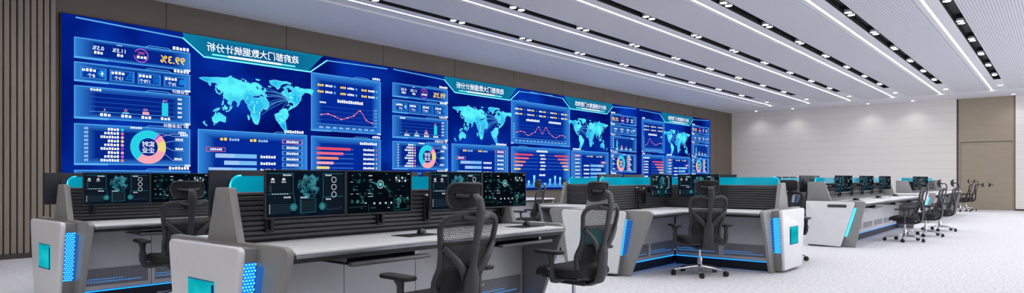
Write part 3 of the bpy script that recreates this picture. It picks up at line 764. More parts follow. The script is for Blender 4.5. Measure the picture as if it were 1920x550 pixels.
def end_assembly(root, M, x, sgn, style):
    """grey slanted end leg at x, white cover panel outside it (towards sgn), lit strips between them"""
    far = style != 'single'
    a, c = (x, x+0.045) if sgn < 0 else (x-0.045, x)
    MB(M).prism(leg_profile(far), 'x', a, c, 'leg_grey', 0.008).build('end_leg', root)
    o = x + (0 if sgn > 0 else 0)
    s0, s1 = sorted((o, o+sgn*0.085)); p0, p1 = sorted((o+sgn*0.085, o+sgn*0.125))
    if far:
        pan = MB(M)
        pan.prism(rpoly([(-0.455, 0.768), (-0.335, 0.035), (0.335, 0.035), (0.455, 0.768)], [0.045, 0.02, 0.02, 0.045]), 'x', p0, p1, 'panel_white', 0.012, 3)
        panel = pan.build('end_panel', root)
        core = MB(M).prism([(-0.425, 0.755), (-0.31, 0.02), (0.31, 0.02), (0.425, 0.755)], 'x', s0, s1, 'leg_grey', 0.0).build('end_core', root)
        # perforated lamp strips on both slanted flanks of the core
        for ys in (-1, 1):
            nm = MB(M); z0, z1 = 0.24, 0.675
            def Y(z): return ys*(0.31+(0.425-0.31)*(z-0.02)/0.735+0.002)
            xa, xb = s0+0.006, s1-0.006
            nm.add([(xa, Y(z0), z0), (xb, Y(z0), z0), (xb, Y(z1), z1), (xa, Y(z1), z1)], [(0, 1, 2, 3)], 'led_blue_back')
            lampstrip = nm.build('lamp_strip', root, smooth=False)
            dm = MB(M); rows = 24
            for i in range(rows):
                z = z0+(i+0.5)*(z1-z0)/rows
                for j in range(4):
                    xx = xa+(j+0.5+(0.25 if i % 2 else -0.25))*(xb-xa)/4
                    rr = 0.0072
                    q = [(xx+rr*math.cos(t*PI/3), Y(z+rr*math.sin(t*PI/3))+ys*0.0015, z+rr*math.sin(t*PI/3)) for t in range(6)]
                    dm.add(q, [tuple(range(6))], 'led_dot')
            tag(dm.build('lamp_dots', lampstrip, smooth=False), kind='stuff')
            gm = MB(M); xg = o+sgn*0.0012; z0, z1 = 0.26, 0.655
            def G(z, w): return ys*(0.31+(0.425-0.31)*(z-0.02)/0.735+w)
            gm.add([(xg, G(z0, 0.004), z0), (xg, G(z0, 0.055), z0), (xg, G(z1, 0.075), z1), (xg, G(z1, 0.004), z1)], [(0, 1, 2, 3)], 'painted_leg_glow')  # even blue emission: lit panel, also paints the strip's glow on the leg
            gm.build('painted_glow_panel', lampstrip, smooth=False)
        if style == 'niche':
            xo = o+sgn*0.1255; xo2 = o+sgn*0.129
            f0, f1 = sorted((xo-sgn*0.004, xo2))
            nb = MB(M)
            nb.box(f0, f1, -0.165, 0.165, 0.335, 0.555, 'niche_teal', 0.0015, 1)
            ni = nb.build('lit_window', panel)
            rb = MB(M); g0, g1 = sorted((xo2, xo2+sgn*0.001))
            rb.box(g0, g1, -0.165, -0.135, 0.335, 0.535, 'niche_blue'); rb.box(g0, g1, -0.165, 0.165, 0.335, 0.342, 'niche_blue')
            rb.box(g0, g1, -0.165, 0.165, 0.549, 0.555, 'led_back')
            rb.build('window_reveal', ni)
    else:
        prof = rpoly([(-0.665, 0.765), (-0.44, 0.012), (0.10, 0.03), (0.10, 0.765)], [0.04, 0.03, 0.01, 0.01])
        panel = MB(M).prism(prof, 'x', p0, p1, 'panel_white', 0.008).build('end_panel', root)
        MB(M).prism([(-0.64, 0.755), (-0.42, 0.03), (0.09, 0.03), (0.09, 0.755)], 'x', s0, s1, 'leg_grey').build('end_core', root)
        lm = MB(M)
        z0, z1 = 0.18, 0.66
        def Y2_(z): return -0.42-0.22*(z-0.03)/0.725-0.003
        lm.add([(s0+0.01, Y2_(z0), z0), (s1-0.01, Y2_(z0), z0), (s1-0.01, Y2_(z1), z1), (s0+0.01, Y2_(z1), z1)], [(0, 1, 2, 3)], 'led_cyan')
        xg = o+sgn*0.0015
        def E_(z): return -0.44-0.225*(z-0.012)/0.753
        lm.add([(xg, E_(z0)+0.01, z0), (xg, E_(z0)-0.028, z0), (xg, E_(z1)-0.028, z1), (xg, E_(z1)+0.01, z1)], [(0, 1, 2, 3)], 'led_dot')  # emissive band painting the strip's glow onto the grey leg face
        lm.build('lamp_strip', root, smooth=False)
        sl = MB(M); xo = o+sgn*0.125
        f0, f1 = sorted((xo-sgn*0.003, xo+sgn*0.002))
        sl.prism(rpoly([(-0.54, 0.665), (-0.54, 0.715), (-0.24, 0.715), (-0.24, 0.665)], 0.024), 'x', f0, f1, 'slat_grey')
        sl.build('grip_slot', panel)

def console_wing(root, M, L, seats, style='niche', ends=(True, True), far=True, desk=None, trays=True, part_x=None, door_w=0.68, doors=None, glass=True, fardesk=None, fardoors=None, slats=9):
    dx = desk or (0.046, L-0.046); px = part_x or (0.02, L-0.02)
    yf = -0.735 if far else -0.80
    sides = (-1, 1) if far else (-1,)
    for sd in sides:
        d0, d1 = dx if sd < 0 else (fardesk or dx)
        w = MB(M)
        y0, y1 = sorted((sd*0.06, sd*-yf))
        w.box(d0, d1, y0, y1, 0.733, 0.75, 'worktop', 0.003, 1)
        top = w.build('worktop', root)
        e = MB(M)
        ya, yb = sorted((sd*(-yf-0.02), sd*(-yf+0.004)))
        e.box(d0, d1, ya, yb, 0.712, 0.7315, 'edge_metal', 0.003, 1)
        y2, y3 = sorted((sd*0.06, sd*(-yf-0.02)))
        e.box(d0, d1, y2, y3, 0.685, 0.7315, 'under_dark')
        e.build('worktop_edge', root)
    # slatted screen with end posts
    m = MB(M); a, c = px
    m.box(a, c, -0.035, 0.035, 0.70, 1.045, 'slat_gap')
    n = slats; z0 = 0.765; z1 = 1.045
    for sd in sides if far else (-1, 1):
        for i in range(n):
            za = z0+(z1-z0)*i/n; zb = za+(z1-z0)/n*0.80
            ya, yb = sorted((sd*0.03, sd*0.055))
            m.box(a, c, ya, yb, za, zb, 'slat_grey', 0.004, 1)
    scr = m.build('slatted_screen', root)
    MB(M).box(a, c, -0.05, 0.05, 1.047, 1.066, 'rail_grey', 0.004, 1).build('top_rail', root)
    for k, flag in enumerate(ends):
        if not flag: continue
        x = (0.0, L)[k]; t0, t1 = (x, x+0.05) if k == 0 else (x-0.05, x)
        if far: prof = rpoly([(-0.19, 0.765), (0.19, 0.765), (0.082, 1.095), (-0.082, 1.095)], [0.0, 0.0, 0.02, 0.02])
        else: prof = rpoly([(-0.27, 0.765), (0.11, 0.765), (0.11, 1.095), (-0.16, 1.095)], [0.0, 0.0, 0.01, 0.02])
        MB(M).prism(prof, 'x', t0, t1, 'leg_grey', 0.006).build('end_post', root)
        end_assembly(root, M, x, -1 if k == 0 else 1, style)
    if glass:
        g = MB(M); ga, gc = a+(0.035 if ends[0] else 0.0), c-(0.035 if ends[1] else 0.0)
        pr = rpoly([(ga, 1.064), (gc, 1.064), (gc, 1.165), (ga, 1.165)], [0, 0, 0.07 if ends[1] else 0, 0.07 if ends[0] else 0], 6)
        g.prism(pr, 'y', -0.006, 0.006, 'teal_glass')
        gl = g.build('glass_screen', root)
        rim = []
        if ends[0]: rim.append([(ga-0.003, 1.066), (ga-0.003, 1.105)]+[(ga-0.003+0.07*(1-math.cos(t*PI/12)), 1.098+0.07*math.sin(t*PI/12)) for t in range(1, 7)])
        if ends[1]: rim.append([(gc+0.003, 1.066), (gc+0.003, 1.105)]+[(gc+0.003-0.07*(1-math.cos(t*PI/12)), 1.098+0.07*math.sin(t*PI/12)) for t in range(1, 7)])
        if rim:
            r = MB(M)
            for q in rim: r.tube([(p[0], 0, p[1]) for p in q], 0.006, 'led_cyan', 6, up=(0, 1, 0))
            r.build('lit_rim', gl)
    # fronts under the worktop
    yk = -0.30 if far else -0.36
    for sd in sides:
        d0, d1 = doors or (0.05, L-0.05)
        if sd > 0 and fardoors: d0, d1 = fardoors
        nd = max(1, round((d1-d0)/door_w)); st = (d1-d0)/nd
        for i in range(nd):
            xa, xb = d0+i*st+0.002, d0+(i+1)*st-0.002
            p = MB(M); y0, y1 = sorted((sd*-yk, sd*(-yk-0.02)))
            p.box(xa, xb, y0, y1, 0.125, 0.69, 'door_grey', 0.003, 1)
            dr = p.build('cabinet_door', root)
            if sd < 0:
                v = MB(M)
                if far: v.box(xa+0.03, xb-0.03, yk-0.002, yk+0.004, 0.165, 0.32, 'vent_plate')
                else:
                    for q in range(4): v.box(xa+0.05+q*(xb-xa-0.1)/4, xa+0.05+(q+0.8)*(xb-xa-0.1)/4, yk-0.002, yk+0.004, 0.20, 0.31, 'vent_plate')
                vp = v.build('vent', dr)
                if far:
                    l = MB(M); l.box(xa+0.035, xa+(xb-xa)*0.86, yk-0.004, yk-0.001, 0.196, 0.201, 'led_line_blue'); l.box(xa+0.035, xa+(xb-xa)*0.6, yk-0.004, yk-0.001, 0.222, 0.226, 'led_line_blue')
                    l.build('lamp_line', vp)
        pl = MB(M); y0, y1 = sorted((sd*(-yk-0.02), sd*0.02)); pl.box(d0, d1, y0, y1, 0.0, 0.12, 'under_dark')
        pl.build('plinth', root)
        ll = MB(M); y0, y1 = sorted((sd*-yk, sd*(-yk-0.03))) if far else (yk+0.002, yk+0.019); ll.box(d0, d1, y0, y1, *((0.111, 0.118) if far else (0.116, 0.123)), 'led_blue'); ll.build('kick_light', root)
    if not far:
        MB(M).box(0.05, L-0.05, 0.06, 0.10, 0.0, 0.76, 'leg_grey').build('back_panel', root)
        MB(M).box(0.04, L-0.04, -0.10, 0.06, 0.75, 0.80, 'rail_grey', 0.004, 1).build('cable_ledge', root)
    if trays:
        for sx in seats:
            t = MB(M)
            prof = rpoly([(sx-0.30, 0.640), (sx+0.30, 0.640), (sx+0.30, 0.658), (sx-0.30, 0.658)], 0.004, 2)
            t.box(sx-0.30, sx+0.30, yf+0.03, -0.36 if far else -0.42, 0.640, 0.652, 'black_plastic', 0.003, 1)
            t.box(sx-0.31, sx+0.31, yf-0.01, yf+0.035, 0.634, 0.660, 'rail_grey', 0.008, 2)
            for q in (-0.28, 0.28): t.box(sx+q-0.012, sx+q+0.012, yf+0.10, -0.40, 0.650, 0.688, 'steel')
            t.build('keyboard_tray', root)

I4 = Matrix.Identity(4)
NEAR = (1.925, 3.90); CL = 2.575
con = empty('control_console', (NEAR[0], NEAR[1], 0), 0, 'grey two-sided control console in front of the black chair whose back stands tallest in view', 'console', 'two-sided control consoles')
console_wing(con, I4, CL, (0.715, 2.055))
LBL = {}
def con_copy(x, y, label): return copy_tree(con, (x, y, 0), 0, label)
con['label'] = 'large grey two-sided control console with four lit dark monitors and mousepads'
con_copy(1.98, 7.08, 'grey console beside the slatted wall with a lit teal window in its white end panel')
low = empty('low_desk', (8.3, 8.35, 0), 0, 'low white-topped desk without a slatted screen, close to the video wall', 'desk')
m_ = MB(); m_.box(0, 2.6, -0.38, 0.38, 0.725, 0.75, 'worktop', 0.003, 1); m_.build('worktop', low)
m_ = MB(); m_.box(0.02, 2.58, -0.34, 0.34, 0.685, 0.7245, 'under_dark'); m_.build('worktop_frame', low)
for q in (0.0, 2.555):
    MB().prism(rpoly([(-0.36, 0.685), (-0.28, 0.0), (0.30, 0.0), (0.36, 0.685)], 0.02), 'x', q, q+0.045, 'leg_grey', 0.006).build('end_leg', low)
for q in range(3): MB().box(0.05+q*0.84, 0.05+q*0.84+0.82, 0.10, 0.12, 0.10, 0.68, 'door_grey', 0.003, 1).build('front_panel', low)
con_copy(14.2, 6.25, 'farther two-sided console behind the corner console and behind the dark monitor backs')
con_copy(19.6, 6.25, 'two-sided console farthest back, behind the long white-ended console')

# corner console: one wing along the room, one wing at right angles
cor = empty('corner_console', (6.77, 4.31, 0), 0, 'branching corner console with white end panels, blue lit inner corner and one chair', 'console')
LX = 8.53-6.77
console_wing(cor, I4, LX, (), ends=(True, False), desk=(0.046, LX-0.72), part_x=(0.02, LX+0.03), doors=(0.05, LX-0.31), fardesk=(0.046, LX-0.72), trays=False)
LY = 4.31-2.68
MY = Matrix.Translation((LX, 0, 0)) @ Matrix.Rotation(-PI/2, 4, 'Z')
console_wing(cor, MY, LY, (), ends=(False, True), desk=(-0.055, LY-0.046), part_x=(0.06, LY-0.02), doors=(0.31, LY-0.05), fardesk=(0.0, LY-0.046), fardoors=(0.0, LY-0.05), trays=False)
LZ = 1.70
MZ = Matrix.Translation((LX, 0, 0)) @ Matrix.Rotation(PI/2, 4, 'Z')
console_wing(cor, MZ, LZ, (), ends=(False, True), desk=(0.003, LZ-0.046), part_x=(0.06, LZ-0.02), doors=(0.003, LZ-0.05), fardesk=(0.058, LZ-0.046), fardoors=(0.31, LZ-0.05), trays=False)
fil = MB()   # rounded inside corner of the worktop
cxx, cyy, rr = LX-0.725, -0.725, 0.38
pts = [(cxx, cyy)]+[(cxx-rr+rr*math.sin(t*PI/16), cyy-rr+rr*math.cos(t*PI/16)) for t in range(0, 9)]
fil.prism(pts, 'z', 0.7335, 0.7495, 'worktop'); fil.prism(pts, 'z', 0.69, 0.7325, 'under_dark')
fil.build('worktop_corner', cor)

# long single-sided consoles at the far end
lc = empty('long_console', (12.0, 3.26, 0), 0, 'long single-sided console with plain white end panel and dark grip slot', 'console', 'long single-sided consoles')
console_wing(lc, I4, 5.6, (0.95, 2.80, 4.60), style='single', far=False, door_w=0.9, slats=3)
copy_tree(lc, (19.9, 3.26, 0), 0, 'long single-sided console standing farther off, near the double door')

# ------------------------------------------------------------------ monitors, 0.575 x 0.30, origin at the slatted screen, facing -y
def screen_left(mb):
    y1, y2, y3 = -0.2512, -0.2520, -0.2528
    mb.rect(-0.278, 0.010, 0.278, 0.292, -0.2505, 'mon_dark')
    for x0, z0, x1, z1 in ((-0.268, 0.165, -0.115, 0.275), (-0.268, 0.03, -0.115, 0.145), (0.125, 0.135, 0.268, 0.275), (0.125, 0.03, 0.268, 0.12)):
        mb.rect(x0, z0, x1, z1, y1, 'mon_pane')
    for q in ([(-0.268, 0.277), (-0.10, 0.277), (-0.10, 0.155), (-0.085, 0.09)], [(0.268, 0.277), (0.115, 0.277), (0.115, 0.13), (0.105, 0.09)], [(-0.268, 0.150), (-0.11, 0.153)], [(0.12, 0.127), (0.268, 0.129)]):
        mb.line(q, 0.0028, y2, 'mon_teal')
    scrib(mb, -0.17, 0.262, 0.06, 0.010, y3, 'mon_white'); scrib(mb, 0.13, 0.262, 0.05, 0.010, y3, 'mon_white'); scrib(mb, -0.165, 0.125, 0.05, 0.010, y3, 'mon_white'); scrib(mb, 0.135, 0.108, 0.04, 0.010, y3, 'mon_white')
    for x in (-0.238, -0.165): mb.ring(x, 0.238, 0, 0.011, y3, 'mon_white', 0, PI, 10); mb.rect(x-0.011, 0.234, x+0.011, 0.239, y3, 'mon_white'); scrib(mb, x-0.014, 0.220, 0.03, 0.008, y3, 'mon_white', 4)
    mb.line([(-0.248, 0.205), (-0.248, 0.155), (-0.13, 0.155)], 0.003, y3, 'mon_dim')
    for i in range(7): mb.rect(-0.240+i*0.016, 0.148, -0.232+i*0.016, 0.153, y3, 'mon_white')
    for i in range(5): mb.rect(-0.262, 0.165+i*0.009, -0.254, 0.170+i*0.009, y3, 'mon_dim')
    for i in range(6): mb.line([(-0.252, 0.035+i*0.010), (-0.12, 0.035+i*0.010)], 0.0016, y3, 'mon_dim')
    for i in range(6): mb.rect(-0.262, 0.032+i*0.010, -0.256, 0.037+i*0.010, y3, 'mon_white')
    blob = [(-0.055, 0.19), (-0.045, 0.235), (-0.03, 0.225), (-0.012, 0.272), (0.01, 0.25), (0.03, 0.268), (0.05, 0.245), (0.07, 0.255), (0.062, 0.22), (0.078, 0.19), (0.062, 0.165), (0.05, 0.14), (0.02, 0.125), (-0.005, 0.13), (-0.02, 0.155), (-0.04, 0.165)]
    mb.poly([(0.01+(x-0.01)*1.25, 0.19+(z-0.19)*1.12) for x, z in blob], y1, 'mon_cloud'); mb.poly(blob, y2, 'mon_cloud')
    rr = random.Random(11)
    pts = [(rr.uniform(-0.045, 0.065), rr.uniform(0.14, 0.25)) for i in range(26)]
    for i in range(24): mb.line([pts[i], pts[rr.randrange(26)]], 0.0011, y3, 'mon_teal')
    for p in pts: mb.ring(p[0], p[1], 0, 0.0022, y3, 'mon_aqua', n=6)
    mb.rect(-0.052, 0.03, 0.06, 0.12, y2, 'mon_pane'); mb.line([(-0.052, 0.12), (-0.052, 0.028), (0.06, 0.034), (0.06, 0.12)], 0.0022, y3, 'mon_teal', True)
    for i in range(8): mb.rect(-0.050, 0.034+i*0.010, -0.038, 0.039+i*0.010, y3, 'mon_dim')
    for i in range(6): mb.line([(-0.034, 0.04+i*0.012), (0.055, 0.04+i*0.012)], 0.0014, y3, 'mon_dim')
    scrib(mb, -0.05, 0.123, 0.05, 0.009, y3, 'mon_white')
    for i in range(3): mb.ring(0.196, 0.238-i*0.048, 0.0155, 0.0195, y3, 'mon_white', n=24)
    for x in (-0.098, 0.108): mb.ring(x, 0.068, 0.014, 0.024, y3, 'mon_teal', n=20); mb.ring(x, 0.068, 0.006, 0.010, y3, 'mon_aqua', n=14)
    mb.line([(0.14, 0.095), (0.14, 0.045), (0.262, 0.052)], 0.0024, y3, 'mon_dim')
def screen_right(mb):
    y1, y2, y3 = -0.2512, -0.2520, -0.2528
    mb.rect(-0.278, 0.010, 0.278, 0.292, -0.2505, 'mon_black')
    rr = random.Random(5)
    cx, cz = 0.0, 0.205
    for r0, r1, m in ((0.024, 0.028, 'mon_white'), (0.030, 0.032, 'mon_teal'), (0.0, 0.012, 'mon_aqua'), (0.015, 0.019, 'mon_teal')): mb.ring(cx, cz, r0, r1, y3, m, n=28)
    mb.poly([(-0.115, 0.232), (-0.03, 0.212), (-0.03, 0.200)], y2, 'mon_teal')
    mb.poly([(0.03, 0.196), (0.075, 0.20), (0.08, 0.18), (0.12, 0.145), (0.07, 0.155), (0.035, 0.185)], y2, 'mon_cloud_green')
    for i in range(46):
        x = rr.uniform(-0.26, 0.26); z = rr.choice([0.275, 0.262, 0.235, 0.22, 0.19, 0.165, 0.14, 0.12, 0.105, 0.075, 0.06, 0.04])
        w = rr.uniform(0.006, 0.045); mb.rect(x, z, min(x+w, 0.27), z+rr.choice([0.003, 0.006]), y2, rr.choice(['mon_dim', 'mon_teal', 'mon_dim', 'mon_white']))
    for i in range(12): mb.ring(rr.uniform(-0.24, -0.06), rr.uniform(0.09, 0.24), 0.006, 0.009, y2, rr.choice(['mon_dim', 'mon_teal']), n=12)
    for i in range(4):
        for k in range(2): mb.rect(0.135+i*0.028, 0.222+k*0.022, 0.150+i*0.028, 0.236+k*0.022, y3, 'mon_white' if (i+k) % 2 else 'mon_dim')
        mb.rect(0.075, 0.11+i*0.016, 0.085, 0.118+i*0.016, y3, 'mon_dim')
    for i in range(4): mb.rect(-0.06+i*0.05, 0.068, -0.045+i*0.05, 0.080, y3, 'mon_white'); 
    mb.line([(-0.26, 0.05), (-0.12, 0.056)], 0.003, y3, 'mon_dim'); mb.line([(-0.10, 0.065), (-0.10, 0.02)], 0.003, y3, 'mon_dim'); mb.line([(0.125, 0.12), (0.125, 0.02), (0.27, 0.03)], 0.0022, y2, 'mon_teal')
    mb.poly([(0.135, 0.095), (0.16, 0.11), (0.195, 0.10), (0.19, 0.075), (0.175, 0.05), (0.165, 0.03), (0.155, 0.06), (0.14, 0.075)], y2, 'mon_cloud_green')
    mb.poly([(0.21, 0.10), (0.255, 0.115), (0.262, 0.08), (0.235, 0.06), (0.215, 0.075)], y2, 'mon_cloud_green')
    for i in range(3): mb.poly([(-0.255+i*0.045, 0.08), (-0.24+i*0.045, 0.105), (-0.225+i*0.045, 0.09), (-0.232+i*0.045, 0.078)], y2, 'mon_cloud_green')
def make_monitor(kind):
    r = empty('monitor', (0, 0, 0), 0, 'x', 'monitor', 'monitors on the consoles')
    z0 = 0.904
    T = Matrix.Translation((0, 0, z0))
    m = MB(T)
    m.box(-0.2875, 0.2875, -0.250, -0.232, 0.0, 0.30, 'screen_back', 0.004, 2)
    m.box(-0.16, 0.16, -0.234, -0.215, 0.05, 0.24, 'screen_back', 0.012, 2)
    m.build('housing', r)
    b = MB(T)
    for a in ((-0.2875, 0.2875, 0.0, 0.010), (-0.2875, 0.2875, 0.294, 0.30), (-0.2875, -0.280, 0.0, 0.30), (0.280, 0.2875, 0.0, 0.30)):
        b.box(a[0], a[1], -0.254, -0.2505, a[2], a[3], 'under_dark')
    b.build('bezel', r)
    s = MB(T); (screen_left if kind == 'L' else screen_right)(s); s.build('screen', r, smooth=False)
    a = MB()
    ax = -0.15 if kind == 'L' else 0.15
    a.box(ax-0.03, ax+0.03, -0.075, -0.0555, 0.81, 1.02, 'black_plastic', 0.006, 1)
    a.tube([(ax, -0.06, 0.99), (ax, -0.12, 1.0), (ax*0.4, -0.16, 1.02), (0, -0.185, 1.045), (0, -0.216, 1.05)], 0.018, 'black_plastic', 10)
    a.lathe([(0.026, -0.03), (0.03, -0.026), (0.03, 0.026), (0.026, 0.03)], 'black_plastic', 16, c=(ax*0.4, -0.16, 1.02))
    a.box(-0.05, 0.05, -0.222, -0.210, 1.0, 1.10, 'black_plastic', 0.004, 1)
    arm = a.build('arm', r)
    MB().lathe([(0.006, 0), (0.006, 0.003)], 'dot_white', 10, c=(ax, -0.066, 1.0205)).build('arm_lamp', arm)
    f = MB(); f.box(ax-0.012, ax+0.012, -0.100, -0.076, 0.825, 0.95, 'black_plastic', 0.004, 1)
    f.build('cable_duct', arm)
    return r
mon = {'L': make_monitor('L'), 'R': make_monitor('R')}
used = {'L': False, 'R': False}
def put_monitor(kind, x, y, rz, label, group=None):
    if not used[kind]:
        o = mon[kind]; used[kind] = True; o.location = (x, y, 0); o.rotation_euler = (0, 0, rz); o['label'] = label
        if group: o['group'] = group
    else: o = copy_tree(mon[kind], (x, y, 0), rz, label, group=group)
    return o
cy0 = NEAR[1]
put_monitor('L', 2.352, cy0, 0, 'dark monitor with three white rings, beside the dark monitor back and the grey end post')
put_monitor('R', 2.930, cy0, 0, 'dark monitor with glowing eye ring, directly above the first keyboard tray')
put_monitor('L', 3.690, cy0, 0, 'dark monitor with ring charts, half hidden by the headrest of a black chair')
put_monitor('R', 4.268, cy0, 0, 'dark monitor with glowing eye ring, last of its console, before the video wall bars')
put_monitor('L', 2.25, cy0, PI, 'plain dark monitor back next to the grey end post of the large console')
put_monitor('R', 3.43, cy0, PI, 'dark monitor back behind the teal glass between the two screen pairs')
put_monitor('R', 2.83, cy0, PI, 'dark monitor back hidden behind the ring-chart screens'); put_monitor('L', 4.06, cy0, PI, 'dark monitor back behind the headrest of the black chair')
fy = 7.08
put_monitor('L', 2.37, fy, 0, 'dark monitor with three white rings on the console beside the slatted wall')
put_monitor('R', 2.945, fy, 0, 'dark monitor with glowing eye ring, behind the headrest of the chair at the slatted-wall console')
put_monitor('L', 2.20, fy, PI, 'dark monitor back peeping over the end post beside the slatted wall')
# corner console
put_monitor('L', 7.95, 4.31, 0, 'narrow-looking lit monitor on the corner console, just left of the corner')
put_monitor('L', 8.53, 3.70, -PI/2, 'lit monitor at the corner console behind the headrest of the lone chair')
put_monitor('L', 7.45, 4.31, PI, 'dark monitor back over the teal glass, first behind the corner console wing')
put_monitor('R', 8.08, 4.31, PI, 'dark monitor back over the teal glass, second behind the corner console wing')
put_monitor('R', 8.53, 3.66, PI/2, 'dark monitor back behind the lone chair monitor of the corner console')
arm = empty('monitor_mount', (7.62, 4.31, 0), 0, 'empty black monitor arm clamped to the slats of the corner console', 'monitor mount')
a = MB(); a.box(-0.03, 0.03, -0.075, -0.0555, 0.84, 1.03, 'black_plastic', 0.006, 1)
a.box(-0.035, 0.035, -0.11, -0.062, 0.7505, 0.757, 'black_plastic', 0.002, 1); a.box(-0.014, 0.014, -0.10, -0.076, 0.755, 0.86, 'black_plastic', 0.003, 1)
a.build('clamp', arm)
a = MB(); a.tube([(0, -0.07, 0.98), (0.0, -0.13, 0.99), (0.10, -0.17, 1.0)], 0.02, 'black_plastic', 10); a.build('swivel', arm)
a = MB(); a.box(0.0, 0.16, -0.20, -0.17, 0.96, 1.05, 'black_plastic', 0.006, 1); pl_ = a.build('mounting_plate', arm)
MB().lathe([(0.007, 0), (0.007, 0.003)], 'dot_white', 10, c=(0, -0.066, 1.0305)).build('arm_lamp', arm)
# far rows
for i, (x, k) in enumerate(((12.66, 'L'), (13.26, 'R'), (14.48, 'L'), (15.08, 'R'), (16.28, 'L'), (16.88, 'R'))):
    put_monitor(k, x, 3.26, 0, 'lit monitor on the white-ended long console, %s from its white end panel' % nth(i))
for i, (x, k) in enumerate(((20.5, 'L'), (21.1, 'R'), (21.75, 'L'), (22.35, 'R'))):
    put_monitor(k, x, 3.26, 0, 'lit monitor on the second long console, %s along the row' % nth(i))
for i, x in enumerate((14.7, 15.4, 16.1, 20.2, 20.9, 21.6)):
    put_monitor('R' if i % 2 else 'L', x, 6.25, PI, 'dark monitor back above the far glass screens, %s along that row' % nth(i))
for i, x in enumerate((12.45, 13.05)): put_monitor('L' if i else 'R', x, 3.30, PI, 'dark monitor back behind the teal glass of the long console, %s from its end' % nth(i))

# mouse pads and mice
mp = MB().prism(rpoly([(-0.15, -0.10), (0.15, -0.10), (0.15, 0.10), (-0.15, 0.10)], 0.012, 3), 'z', 0.0, 0.003, 'pad_black').build('mouse_pad')
tag(mp, 'black mouse pad beside the tall chair headrest on the large console', 'mouse pad', 'mouse pads')
mo = empty('computer_mouse', (0, 0, 0), 0.3, 'dark computer mouse beside the tall chair headrest on the large console', 'mouse', 'computer mice')
def mouse_shell():
    m = MB(); V = []; F = []; nu, nv = 20, 8
    for i in range(nv+1):
        a = (PI/2)*i/nv
        for j in range(nu):
            t = 2*PI*j/nu; cx_, sy_ = math.cos(t), math.sin(t)
            V.append((0.033*math.cos(a)**0.7*cx_*(1-0.12*sy_), 0.060*math.cos(a)**0.7*sy_, 0.004+0.036*math.sin(a)*(1-0.25*sy_*math.cos(a))))
    for i in range(nv):
        for j in range(nu): F.append((i*nu+j, i*nu+(j+1) % nu, (i+1)*nu+(j+1) % nu, (i+1)*nu+j))
    F.append(tuple(range(nu))[::-1])
    return m.add(V, F, 'mouse_dark')
ms = mouse_shell().build('shell', mo)
MB().lathe([(0.008, -0.004), (0.0095, 0), (0.008, 0.004)], 'rubber', 12, M=Matrix.Translation((0, 0.036, 0.030)) @ Matrix.Rotation(PI/2, 4, 'Y')).build('wheel', mo)
mp.location = (3.12, 3.49, 0.7505); mo.location = (3.18, 3.50, 0.7536); mo.rotation_euler = (0, 0, -0.5)
c = copy_tree(mp, (4.26, 3.42, 0.7505), 0, 'black mouse pad at the end of the large console, past the last eye-ring monitor'); 
c = copy_tree(mo, (4.31, 3.44, 0.7536), -0.5, 'dark computer mouse at the end of the large console')
for i, x in enumerate((13.2, 15.1, 16.9)):
    copy_tree(mp, (x, 2.88, 0.7505), 0, 'mouse pad on the long white-ended console, %s from its white end panel' % nth(i))
    copy_tree(mo, (x+0.05, 2.88, 0.7536), -0.3, 'mouse on the long white-ended console, %s from its white end panel' % nth(i))
